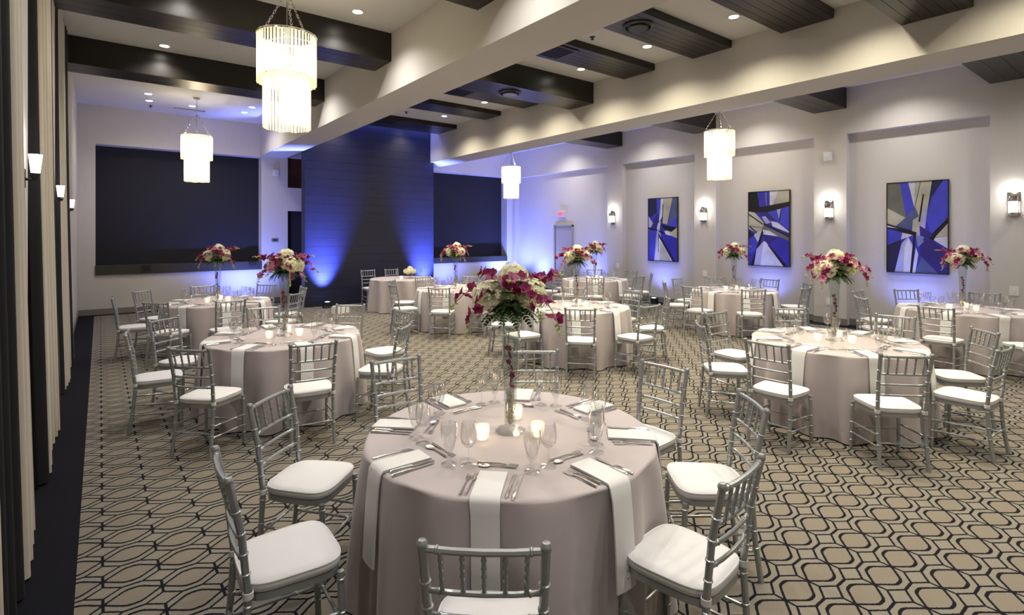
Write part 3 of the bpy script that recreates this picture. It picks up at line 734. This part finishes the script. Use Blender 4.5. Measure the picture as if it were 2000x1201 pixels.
zr = (.888, .745, .660, .575)
spn = []
for k in range(5):
    fx = (-2 + k) / 2 * .70
    p0 = (xback(zr[1]) * fx, yback(zr[1]) - .014, zr[1]); p1 = (xback(zr[0]) * fx, yback(zr[0]) - .014, zr[0])
    spn.append(('spindle', rt([p0, p1], .0072, (.2, .42, .62, .82), 7).mesh('spindle', 'silver', True), None, None))
def souter(n, wf, wb, d, e=4.2, sc=1.0):
    o = []
    for k in range(n):
        t = 2 * math.pi * k / n
        c, s_ = math.cos(t), math.sin(t)
        x = math.copysign(abs(c) ** (2 / e), c); y = math.copysign(abs(s_) ** (2 / e), s_)
        w = wb + (wf - wb) * (y + 1) / 2
        o.append((x * w * sc, y * d * sc))
    return o
cb = MB(); v = []; f = []; N = 36
lay = [(.955, .428), (.995, .434), (1.0, .452), (.995, .463), (.965, .471), (.80, .478), (.45, .482), (.05, .483)]
for sc_, z in lay: v += [(x, y + .002, z) for x, y in souter(N, .205, .182, .195, 4.2, sc_)]
for i in range(len(lay) - 1):
    for j in range(N): f.append((i * N + j, i * N + (j + 1) % N, (i + 1) * N + (j + 1) % N, (i + 1) * N + j))
f.append(tuple((len(lay) - 1) * N + j for j in range(N))); f.append(tuple(range(N))[::-1])
cushion_me = cb.add(v, f).mesh('cushion', 'cushion', True, None)
pp = [(x, y + .002, .4665) for x, y in souter(44, .205, .182, .195, 4.2, .992)]
pip_me = MB().tube(pp + [pp[0]], .0035, 5, False).mesh('piping', 'cushion', True)
tie_me = MB()
for sx in (-1, 1):
    tie_me.lathe([(.017, -.014), (.020, -.012), (.020, .012), (.017, .014)], 10, off=(sx * XB, -.181, .440))
tie_me = tie_me.mesh('tie', 'cushion', True)
frame_me = MB().prism(souter(32, .200, .178, .190), .398, .428).mesh('seat_frame', 'silver', True, 50)
def leg_at(front, sx, z):
    if front: t = z / .41; return (sx * (.188 - .006 * t), .185 - .013 * t, z)
    t = z / .43; return (sx * .174, -.225 + .045 * t, z)
stre = []
for sx in (-1, 1):
    for z in (.145, .235): stre.append(rt([leg_at(True, sx, z), leg_at(False, sx, z + .02)], .0078, (.25, .75), 7))
stre.append(rt([leg_at(False, -1, .20), leg_at(False, 1, .20)], .0078, (.25, .75), 7))
stre.append(rt([leg_at(True, -1, .19), leg_at(True, 1, .19)], .0078, (.25, .75), 7))
chair_spec = [('back_post', post(-1), None, None), ('back_post', post(1), None, None), ('leg', fleg(-1), None, None), ('leg', fleg(1), None, None),
              ('seat_frame', frame_me, None, None), ('cushion', cushion_me, None, [('piping', pip_me, None, None), ('tie', tie_me, None, None)], 'white seat cushion'),
              ('top_rail', brail(zr[0], .0115).mesh('top_rail', 'silver', True), None, None)]
chair_spec += [('back_rail', brail(z, .009).mesh('back_rail', 'silver', True), None, None) for z in zr[1:]]
chair_spec += spn
chair_spec += [('stretcher', s_.mesh('stretcher', 'silver', True), None, None) for s_ in stre]
TOPY = .250

# ------------------------------------------------------------------ tables
TR, TZ = .762, .752
top_me = MB().lathe([(.001, TZ - .03), (TR - .02, TZ - .03), (TR - .02, TZ), (.001, TZ)], 48).mesh('tabletop', 'fibre')
tleg = MB().tube([(0, 0, 0), (0, 0, TZ - .03)], .02, 8).mesh('leg', 'silver', True)
tb_spec = [('tabletop', top_me, None, None)] + [('leg', tleg, T(.42 * math.cos(a), .42 * math.sin(a), 0), None) for a in (.39, 1.96, 3.53, 5.1)]
def cloth_r(th, z, ph):
    t = max(0, (TZ - z)) / TZ
    if t <= 0: return TR + .006
    tt = t ** .8
    a8 = math.cos(8 * (th - math.pi / 8))
    s1 = math.sin(13 * th + ph + .9 * math.sin(3 * th + ph)); s2 = math.sin(23 * th + 2.1 * ph + .7 * math.sin(5 * th))
    return TR + .008 + tt * (.040 + .028 * a8) + t ** .5 * (.046 * math.copysign(abs(s1) ** .8, s1) + .012 * s2 * t)
def cloth(ph):
    N = 200; v = []; f = []
    tz = TZ + .004
    rows = [('t', .05), ('t', .4), ('t', .66), ('t', TR - .02), ('t', TR - .004), ('t', TR)]
    zs = [.749, .742, .725, .69, .64, .57, .48, .38, .28, .18, .09, .012]
    for _, r in rows:
        for j in range(N):
            a = 2 * math.pi * j / N
            v.append((r * math.cos(a), r * math.sin(a), tz - (.002 if r == TR else 0)))
    for z in zs:
        for j in range(N):
            a = 2 * math.pi * j / N; r = cloth_r(a, z, ph)
            v.append((r * math.cos(a), r * math.sin(a), z))
    m = len(rows) + len(zs)
    for i in range(m - 1):
        for j in range(N): f.append((i * N + j, i * N + (j + 1) % N, (i + 1) * N + (j + 1) % N, (i + 1) * N + j)[::-1])
    f.append(tuple(range(N)))
    return MB().add(v, f).mesh('tablecloth', 'linen', True, None)
PHASES = (2.75, 1.7, 3.1)
CLOTHS = [cloth(p) for p in PHASES]
ZT = TZ + .0045
# napkin hanging over the table edge; local +X points from the table centre outwards
def napkin(ph, ang, seed):
    rnd = random.Random(seed); hw = .062; k = rnd.uniform(-.01, .01)
    prof = [(.525, ZT + .012), (.53, ZT + .014), (.64, ZT + .014), (.735, ZT + .013), (TR + .004, ZT + .012), (TR + .020, ZT - .008)]
    for z in (.70, .62, .54, .46, .38, .33): prof.append((max(cloth_r(ang + q, z, ph) for q in (-.09, -.045, 0, .045, .09)) + .009, z))
    v = []; f = []; W = (-hw, -.02, .025, hw)
    for i, (r, z) in enumerate(prof):
        for wv in W: v.append((r + (.004 if abs(wv) < .04 and z < .7 else 0), wv * (1 - .05 * (i > 5)) + k * (i - 5) * .3, z))
    n = len(W)
    for i in range(len(prof) - 1):
        for j in range(n - 1): f.append((i * n + j, i * n + j + 1, (i + 1) * n + j + 1, (i + 1) * n + j))
    # back layer gives the folded cloth its thickness
    o = len(v)
    v += [(p[0] - (.008 if i // n > 4 else 0), p[1], p[2] - (.010 if i // n <= 4 else .0)) for i, p in enumerate(list(v))]
    for i in range(len(prof) - 1):
        for j in range(n - 1): f.append((o + i * n + j, o + (i + 1) * n + j, o + (i + 1) * n + j + 1, o + i * n + j + 1))
        f.append((i * n, (i + 1) * n, o + (i + 1) * n, o + i * n)); f.append((i * n + n - 1, o + i * n + n - 1, o + (i + 1) * n + n - 1, (i + 1) * n + n - 1))
    e_ = (len(prof) - 1) * n
    for j in range(n - 1):
        f.append((j + 1, j, o + j, o + j + 1)); f.append((e_ + j, e_ + j + 1, o + e_ + j + 1, o + e_ + j))
    return MB().add(v, f).mesh('napkin', 'napkin', True, 50)
# cutlery lies along local X (handle towards +X = the diner)
def fork_mesh():
    b = MB()
    b.tube([(.095, 0, .004), (.06, 0, .005), (0, 0, .007), (-.045, 0, .004)], [.007, .006, .0032, .0035], 6)
    b.add([(-.043, -.005, .003), (-.043, .005, .003), (-.058, .012, .002), (-.058, -.012, .002), (-.043, -.005, .005), (-.043, .005, .005), (-.058, .012, .004), (-.058, -.012, .004)], [(0, 1, 2, 3), (7, 6, 5, 4), (0, 4, 5, 1), (1, 5, 6, 2), (3, 2, 6, 7), (0, 3, 7, 4)])
    for k in range(4):
        y = -.0095 + .0063 * k; b.box(-.100, -.057, y - .0017, y + .0017, .003, .006)
    return b.mesh('fork', 'steel', True)
def knife_mesh():
    b = MB()
    b.tube([(.11, 0, .005), (.10, 0, .006), (.02, 0, .006), (.0, 0, .005)], [.005, .0085, .007, .005], 7)
    o = [(.005, -.006), (-.02, -.009), (-.09, -.009), (-.115, .002), (-.11, .007), (.005, .006)]
    b.prism(o, .0035, .0058)
    return b.mesh('knife', 'steel', True, 35)
def spoon_mesh():
    b = MB()
    b.tube([(.085, 0, .004), (.05, 0, .005), (0, 0, .006), (-.04, 0, .004)], [.0065, .0055, .003, .0035], 6)
    v = []; f = []; n = 12
    for i, (s_, z) in enumerate([(1, .006), (.75, .003), (.4, .0015), (.02, .001)]):
        for j in range(n):
            t = 2 * math.pi * j / n; v.append((-.066 + .029 * s_ * math.cos(t), .019 * s_ * math.sin(t), z))
    for i in range(3):
        for j in range(n): f.append((i * n + j, i * n + (j + 1) % n, (i + 1) * n + (j + 1) % n, (i + 1) * n + j)[::-1])
    b.add(v, f)
    return b.mesh('spoon', 'steel', True)
fork_me, knife_me, spoon_me = fork_mesh(), knife_mesh(), spoon_mesh()
wine_me = [('bowl', MB().lathe([(.004, .088), (.02, .094), (.034, .112), (.039, .140), (.037, .172), (.0325, .205), (.0315, .205), (.036, .172), (.038, .140), (.033, .113), (.001, .094)], 20).mesh('bowl', 'glass', True), None, None),
           ('stem', MB().lathe([(.0385, 0), (.038, .003), (.012, .007), (.0045, .016), (.0035, .05), (.004, .088)], 16).mesh('stem', 'glass', True), None, None)]
gob_me = [('bowl', MB().lathe([(.006, .045), (.014, .052), (.026, .085), (.036, .13), (.039, .165), (.037, .195), (.036, .195), (.038, .165), (.035, .13), (.025, .086), (.001, .054)], 20, ribs=.02, nr=10).mesh('bowl', 'glass', True), None, None),
          ('stem', MB().lathe([(.038, 0), (.037, .004), (.015, .010), (.008, .022), (.011, .032), (.006, .045)], 16).mesh('stem', 'glass', True), None, None)]
vo_spec = [('holder', MB().lathe([(.001, .003), (.030, .003), (.033, .01), (.036, .075), (.034, .075), (.031, .012)], 36, ribs=.05, nr=12).mesh('holder', 'votive', True), None, None),
           ('wax', MB().lathe([(.001, .006), (.022, .006), (.022, .040), (.001, .038)], 14).mesh('wax', 'wax', True), None, None),
           ('flame', MB().lathe([(.001, .042), (.006, .05), (.0045, .062), (.001, .075)], 8).mesh('flame', 'flame', True), None, None)]
# trumpet vase
vase_spec = [('base', MB().lathe([(.001, 0), (.080, 0), (.083, .006), (.078, .012), (.045, .018), (.030, .024)], 28).mesh('base', 'vase', True), None, None),
             ('tube', MB().lathe([(.030, .024), (.031, .03), (.033, .12), (.037, .30), (.046, .50), (.058, .62), (.067, .68), (.065, .68), (.056, .62), (.044, .50), (.035, .30), (.031, .12), (.029, .035), (.001, .032)], 28).mesh('tube', 'vase', True), None, None)]
rnd = random.Random(4); b = MB()
for k in range(330):
    a = rnd.uniform(0, 6.283); r = .022 * math.sqrt(rnd.random()); b.ball((r * math.cos(a), r * math.sin(a), rnd.uniform(.045, .23)), rnd.uniform(.005, .0075), 0)
beads_me = b.mesh('glass_beads', 'bead', True)

# ------------------------------------------------------------------ flowers
def leaf_faces(b, c, d, up, L_, W_, seg=4, cup=.15):
    """a pointed oval blade from c along d"""
    d = Vector(d).normalized(); s = d.cross(Vector(up))
    if s.length < 1e-4: s = d.orthogonal()
    s.normalize(); nrm = s.cross(d); v = []; f = []
    for i in range(seg + 1):
        t = i / seg; w = W_ * math.sin(math.pi * min(.97, max(.06, t * .94 + .05))) ** .8
        p = Vector(c) + d * (L_ * t) + nrm * (cup * L_ * math.sin(t * 2.4))
        v += [p - s * w + nrm * W_ * .25, p, p + s * w + nrm * W_ * .25]
    for i in range(seg):
        for j in range(2): f.append((i * 3 + j, i * 3 + j + 1, (i + 1) * 3 + j + 1, (i + 1) * 3 + j))
    b.add(v, f)
def hydrangea(seed, mat, r=.080):
    rnd = random.Random(seed); b = MB().ball((0, 0, 0), r * .70, 1); n = 190
    for k in range(n):
        z = 1 - 2 * (k + .5) / n; a = k * 2.399963
        d = Vector((math.sqrt(1 - z * z) * math.cos(a), math.sqrt(1 - z * z) * math.sin(a), z))
        if d.z < -.75: continue
        d = (d + Vector((rnd.uniform(-.35, .35), rnd.uniform(-.35, .35), rnd.uniform(-.35, .35)))).normalized(); c = d * r * rnd.uniform(.84, 1.06); s = d.orthogonal().normalized(); s.rotate(Matrix.Rotation(rnd.uniform(0, 6.28), 3, d)); q = d.cross(s)
        for j in range(4):
            w = s if j == 0 else q if j == 1 else -s if j == 2 else -q
            x = d.cross(w); L_ = rnd.uniform(.015, .022)
            b.add([c, c + w * L_ * .55 + x * L_ * .5 + d * .003, c + w * L_ + d * .004 * rnd.uniform(-1, 1.5), c + w * L_ * .55 - x * L_ * .5 + d * .003], [(0, 1, 2, 3)])
    return b.mesh('hydrangea', mat)
HYD = [hydrangea(1, 'hydrangea'), hydrangea(2, 'hydrangea'), hydrangea(3, 'hydrangea2')]
def bloom(seed, mat, s_=1.3):
    rnd = random.Random(seed); b = MB()
    for k, (L_, W_) in enumerate([(.030, .011), (.030, .015), (.028, .010), (.028, .010), (.030, .015)]):
        a = R(90 + 72 * k) + rnd.uniform(-.12, .12)
        leaf_faces(b, (0, 0, 0), (math.cos(a), math.sin(a), .25), (0, 0, 1), L_ * s_, W_ * s_, 3, .12)
    leaf_faces(b, (0, 0, .004), (0, -.5, .85), (0, 1, 0), .016 * s_, .007 * s_, 3, -.3)
    return b.mesh('orchid_bloom', mat, True, None)
BLO = [bloom(1, 'orchid'), bloom(2, 'orchid'), bloom(3, 'orchid_pale'), bloom(4, 'orchid', 1.1)]
def arc(p0, d, L_, droop, n=10):
    pts = [Vector(p0)]; d = Vector(d).normalized()
    for k in range(n):
        pts.append(pts[-1] + d * (L_ / n)); d = (d + Vector((0, 0, -droop / n))).normalized()
    return pts
def look(d, rnd, roll=True):
    d = Vector(d).normalized(); q = d.to_track_quat('Z', 'Y').to_matrix().to_4x4()
    return q @ RZ(rnd.uniform(0, 6.28) if roll else 0)
def spray(p0, d, L_, droop, nb, seed, pale=.25, buds=True):
    rnd = random.Random(seed); pts = arc(p0, d, L_, droop)
    b = MB().tube(pts, [.0028] * (len(pts) - 1) + [.0012], 5)
    kids = []
    end = len(pts) - (3 if buds else 1)
    for k in range(nb):
        t = (.12 + .88 * (k + .4) / nb) * end; i = min(int(t), len(pts) - 2); p = pts[i].lerp(pts[i + 1], t - i)
        ax = (pts[i + 1] - pts[i]).normalized()
        out = Vector((rnd.uniform(-1, 1), rnd.uniform(-1, 1), rnd.uniform(-.4, .9))); out -= ax * out.dot(ax) * .8
        out = (out.normalized() + Vector((p.x, p.y, 0)).normalized() * .8).normalized()
        me = BLO[2] if rnd.random() < pale else BLO[rnd.choice((0, 1, 3))]
        sc = rnd.uniform(.85, 1.15)
        kids.append(('orchid_bloom', me, Matrix.Translation(p + out * .012) @ look(out, rnd) @ Matrix.Scale(sc, 4), None))
    if buds:
        bb_ = MB()
        for k in range(9):
            t = end + (len(pts) - 1 - end) * (k + 1) / 9; i = min(int(t), len(pts) - 2); p = pts[i].lerp(pts[i + 1], t - i)
            o = Vector((rnd.uniform(-1, 1), rnd.uniform(-1, 1), rnd.uniform(-.6, .4))).normalized()
            bb_.tube([p, p + o * .008, p + o * .016, p + o * .023], [.002, .005, .0045, .001], 6)
        kids.append(('buds', bb_.mesh('buds', 'bud', True), None, None, 'pale green unopened buds', 'stuff'))
    return ('orchid_spray', b.mesh('orchid_spray', 'bud', True), None, kids)
def fern(seed, L_=.17):
    rnd = random.Random(seed); pts = arc((0, 0, 0), (1, 0, .25), L_, 1.1, 9); b = MB().tube(pts, .0016, 4)
    for k in range(1, 10):
        for s_ in (-1, 1):
            d = (pts[k] - pts[k - 1]).normalized(); side = Vector((-d.y, d.x, 0)).normalized() * s_
            leaf_faces(b, pts[k - 1], side + d * .7, (0, 0, 1), .052 * (1.05 - k / 11), .0085, 3, -.1)
    return b.mesh('fern_leaf', 'fern', True, None)
FERN = [fern(1), fern(2, .14)]
def breath(seed):
    rnd = random.Random(seed); b = MB()
    for k in range(90):
        a = rnd.uniform(0, 6.28); e = rnd.uniform(-.1, 1.2); r = rnd.uniform(.09, .145)
        b.ball((r * math.cos(a) * math.cos(e), r * math.sin(a) * math.cos(e), r * math.sin(e) - .02), rnd.uniform(.0035, .006), 0)
    return b.mesh('baby_breath', 'breath', True)
BRE = breath(3)
def bouquet(seed):
    rnd = random.Random(seed); sp = []
    # local -Y is the open, leafy front
    for k, a in enumerate((R(-14), R(194), R(62), R(126))):
        a += rnd.uniform(-.1, .1)
        sp.append(('hydrangea', HYD[(k + 2) % 3], Matrix.Translation((.118 * math.cos(a), .118 * math.sin(a), rnd.uniform(-.015, .02))) @ RZ(rnd.uniform(0, 6)) @ Matrix.Scale(rnd.uniform(1.0, 1.15), 4), None))
    sp.append(('hydrangea', HYD[seed % 2], T(.015, .01, .105), None))
    ns = 9
    for k in range(ns):
        a = 2 * math.pi * (k + .5) / ns + rnd.uniform(-.2, .2)
        kind = k % 3
        if kind == 0: args = ((math.cos(a), math.sin(a), .75), .27, .9, 6)
        elif kind == 1: args = ((math.cos(a), math.sin(a), .30), .33, 1.7, 7)
        else: args = ((math.cos(a), math.sin(a), .05), .36, 2.4, 7)
        sp.append(spray((.06 * math.cos(a), .06 * math.sin(a), .04), args[0], args[1], args[2], args[3], seed * 50 + k, .2 if seed % 2 else .35))
    for k in range(9):   # blooms tucked between the heads
        a = 2 * math.pi * (k + .5) / 9; p = Vector((.12 * math.cos(a), .12 * math.sin(a), .085 + .03 * (k % 2)))
        sp.append(('orchid_bloom', BLO[k % 4], Matrix.Translation(p) @ look(p, rnd) @ Matrix.Scale(1.15, 4), None))
    for k in range(11):
        a = 2 * math.pi * k / 11 + rnd.uniform(-.1, .1)
        sp.append(('fern_leaf', FERN[k % 2], RZ(a) @ T(.03, 0, -.055) @ RY(R(18)), None))
    for k in range(15):
        a = R(-90 + (k - 7) * 9); sp.append(('fern_leaf', FERN[k % 2], RZ(a) @ T(.03, 0, -.05 + .035 * (k % 4)) @ RY(R(30 - 18 * (k % 4))) @ RX(R((k * 37) % 50 - 25)), None))
    sp.append(('baby_breath', BRE, RZ(rnd.uniform(0, 6)), None, 'tiny white blossoms between the flower heads', 'stuff'))
    return sp
BOUQ = [bouquet(s_) for s_ in (1, 2, 3)]
def inner_stem(seed):
    sp = spray((.004, 0, .20), (.06, .02, 1), .34, .02, 8, seed, .1, True)
    return sp
rnd = random.Random(12)
def stem_spec(seed):
    rnd = random.Random(seed); pts = [Vector((.012 * math.sin(k * .5 + seed), .012 * math.cos(k * .5), .20 + .036 * k)) for k in range(11)]
    kids = []
    for k in range(8):
        p = pts[k]; o = Vector((rnd.uniform(-1, 1), rnd.uniform(-1, 1), .2)).normalized()
        kids.append(('orchid_bloom', BLO[rnd.choice((0, 1, 3))], Matrix.Translation(p) @ look(o, rnd) @ Matrix.Scale(.62, 4), None))
    return [('stalk', MB().tube(pts, .002, 5).mesh('stalk', 'bud', True), None, kids)]
STEMS = [stem_spec(1), stem_spec(2)]

# ------------------------------------------------------------------ dress the room
SIDES = ['front', 'front-right', 'right', 'back-right', 'back', 'back-left', 'left', 'front-left']
# name, centre, table phrase, measured back-top points of its chairs (else a regular ring)
TABLES = [
    ('T1', (1.775, 2.32), 'the nearest table', {-135: (.908, 1.316, 50), -90: (2.00, 1.11, 97), -45: (2.89, 1.55, 140), 0: (3.17, 2.35, 181), 45: (2.75, 3.28, 232), 90: (1.75, 3.69, 267), 135: (.78, 3.28, 312), 180: (.39, 2.43, 358)}),
    ('T2', (1.56, 6.00), 'the table left of centre', {-135: (.57, 5.05, 43), -90: (1.45, 4.66, 82), -45: (2.46, 4.98, 134), 0: (2.92, 5.94, 186), 45: (2.62, 6.90, 226), 90: (1.65, 7.33, 265), 135: (.56, 7.00, 310), 180: (.20, 6.20, 356)}),
    ('T3', (5.90, 2.30), 'the front right table', {180: (4.54, 2.31, 1), -135: (4.92, 1.41, 46), -90: (5.84, 1.00, 86), -45: (6.78, 1.31, 132), 0: (7.20, 2.17, 183), 45: (6.88, 3.21, 226), 90: (5.81, 3.56, 265), 135: (4.92, 3.20, 315)}),
    ('T4', (1.50, 9.70), 'the far left table', None),
    ('T5', (5.66, 5.76), 'the middle table', None),
    ('T6', (5.60, 9.10), 'the far centre table', None),
    ('T7', (9.45, 9.00), 'the table by the exit door', None),
    ('T8', (9.69, 5.56), 'the table by the middle painting', None),
    ('T9', (9.82, 2.14), 'the far right table', None),
]
jr = random.Random(31)
for ti, (tn, (cx, cyy), phrase, meas) in enumerate(TABLES):
    phi = math.degrees(math.atan2(-cyy, -cx))
    rz_t = 0.0
    ph = PHASES[ti % 3]
    inst(tb_spec, 'round_table', (cx, cyy, 0), 0, 'round folding table under the mauve cloth, ' + phrase, 'table', 'round banquet tables')
    one('tablecloth', CLOTHS[ti % 3], (cx, cyy, 0), 0, 'mauve floor-length cloth draped over ' + phrase, 'tablecloth', 'mauve round tablecloths')
    # chairs and place settings
    for a in range(-135, 181, 45):
        rel = (a - phi + 180) % 360 - 180
        side = SIDES[int(math.floor((rel + 22.5) / 45)) % 8]
        ar = R(a)
        if meas:
            x, y, face = meas[a]; fr_ = R(face)
        else:
            rr = 1.33 + jr.uniform(-.02, .03); ja = ar + R(jr.uniform(-2.5, 2.5))
            x, y = cx + rr * math.cos(ja), cyy + rr * math.sin(ja); fr_ = ar + math.pi + R(jr.uniform(-4, 4))
        ox, oy = x + TOPY * math.cos(fr_), y + TOPY * math.sin(fr_)
        inst(chair_spec, 'chiavari_chair', (ox, oy, 0), fr_ - math.pi / 2, 'silver chair with white cushion at the %s of %s' % (side, phrase), 'chair', 'silver banquet chairs')
        def place(r, t):   # r from the centre, t to the diner's right
            return (cx + r * math.cos(ar) - t * math.sin(ar), cyy + r * math.sin(ar) + t * math.cos(ar))
        # looking from the chair to the centre the diner's right is +t for outward direction e and t = (-sin, cos)
        nk = napkin(ph, ar, ti * 10 + a)
        one('napkin', nk, (cx, cyy, 0), ar, 'white folded napkin hanging off the %s of %s' % (side, phrase), 'napkin', 'white napkins')
        jt = lambda: jr.uniform(-.004, .004)
        for nm, me, cat, rr_, tt, rot, lab in (
            ('fork', fork_me, 'fork', .650, -.105, 0, 'outer fork at the %s place of %s'), ('fork', fork_me, 'fork', .640, -.080, 0, 'inner fork at the %s place of %s'),
            ('knife', knife_me, 'knife', .635, .085, 0, 'inner knife at the %s place of %s'), ('knife', knife_me, 'knife', .640, .115, 0, 'outer knife at the %s place of %s'),
            ('spoon', spoon_me, 'spoon', .455, .005, 90, 'crosswise dessert spoon at the %s place of %s'), ('fork', fork_me, 'fork', .425, .0, -90, 'crosswise dessert fork at the %s place of %s')):
            p = place(rr_ + jt(), tt + jt())
            one(nm, me, (p[0], p[1], ZT), ar + R(rot + jr.uniform(-4, 4)), lab % (side, phrase), cat, '%ss on the tables' % nm if nm != 'knife' else 'knives on the tables')
        p = place(.485 + jt(), .165 + jt())
        inst(gob_me, 'water_goblet', (p[0], p[1], ZT), jr.uniform(0, 6), 'clear footed water goblet at the %s place of %s' % (side, phrase), 'goblet', 'water goblets')
        p = place(.42 + jt(), .235 + jt())
        inst(wine_me, 'wine_glass', (p[0], p[1], ZT), jr.uniform(0, 6), 'clear stemmed wine glass at the %s place of %s' % (side, phrase), 'wine glass', 'wine glasses')
    # centrepiece
    rot = R(phi + 90) + (0 if ti == 0 else jr.uniform(-1, 1))
    inst(vase_spec, 'vase', (cx, cyy, ZT), 0, 'tall clear glass trumpet vase on ' + phrase, 'vase', 'tall trumpet vases')
    o = one('glass_beads', beads_me, (cx, cyy, ZT), rot, 'clear glass beads filling the vase foot on ' + phrase, 'beads', None); o['kind'] = 'stuff'
    inst(STEMS[ti % 2], 'orchid_stem', (cx, cyy, ZT), rot, 'purple orchid stem inside the vase on ' + phrase, 'orchid')
    inst(BOUQ[ti % 3], 'flower_arrangement', (cx, cyy, ZT + .735), rot, 'white hydrangea and purple orchid arrangement above ' + phrase, 'flowers', 'tall flower arrangements')
    for k, (a_, w) in enumerate([(phi + 62, 'right'), (phi - 52, 'left'), (phi + 170, 'rear')]):
        rr = .165 + .02 * k
        px, py = cx + rr * math.cos(R(a_)), cyy + rr * math.sin(R(a_))
        e = inst(vo_spec, 'votive_candle', (px, py, ZT), 0, 'lit votive candle %s of the vase on %s' % (w, phrase), 'candle', 'votive candles')
        light('POINT', 'candle_lamp', e, (0, 0, .085), .25, (1, .7, .4), .02)

# head table in front of the plank wall
HX, HY = 5.88, 12.05
inst(tb_spec, 'round_table', (HX, HY, 0), 0, 'round folding table under the mauve cloth before the plank wall', 'table', 'round banquet tables')
one('tablecloth', CLOTHS[1], (HX, HY, 0), .2, 'mauve floor-length cloth on the small head table before the plank wall', 'tablecloth', 'mauve round tablecloths')
for x, w in ((5.54, 'left'), (6.20, 'right')):
    inst(chair_spec, 'chiavari_chair', (x, 13.38 - TOPY - .02, 0), R(180), 'silver bamboo-style chair, %s of the pair behind the head table' % w, 'chair', 'silver banquet chairs')
    inst(wine_me, 'wine_glass', (x + .32, HY + .25, ZT), 0, 'clear stemmed wine glass, %s one on the head table' % w, 'wine glass', 'wine glasses')
sm = [('bowl', MB().lathe([(.001, 0), (.05, 0), (.07, .05), (.06, .09), (.055, .085), (.001, .01)], 20).mesh('bowl', 'vase', True), None, None)]
inst(sm, 'vase', (HX + .15, HY - .12, ZT), 0, 'low glass bowl vase on the head table', 'vase')
rnd = random.Random(77); sp = []
for k in range(5):
    a = 2 * math.pi * k / 5; sp.append(('hydrangea', HYD[k % 3], T(.09 * math.cos(a), .09 * math.sin(a), .02) @ Matrix.Scale(.85, 4), None))
sp.append(('hydrangea', HYD[1], T(0, 0, .08) @ Matrix.Scale(.85, 4), None))
for k in range(4):
    a = 1.57 * k + .4; p = Vector((.12 * math.cos(a), .12 * math.sin(a), .06)); sp.append(('orchid_bloom', BLO[k % 4], Matrix.Translation(p) @ look(p, rnd), None))
for k in range(8): sp.append(('fern_leaf', FERN[k % 2], RZ(.785 * k) @ T(.02, 0, -.02) @ RY(R(10)), None))
inst(sp, 'flower_arrangement', (HX + .15, HY - .12, ZT + .15), 0, 'low white hydrangea arrangement on the head table', 'flowers')
e = inst(vo_spec, 'votive_candle', (HX - .12, HY - .2, ZT), 0, 'lit votive candle on the head table', 'candle', 'votive candles')
light('POINT', 'candle_lamp', e, (0, 0, .085), .25, (1, .7, .4), .02)
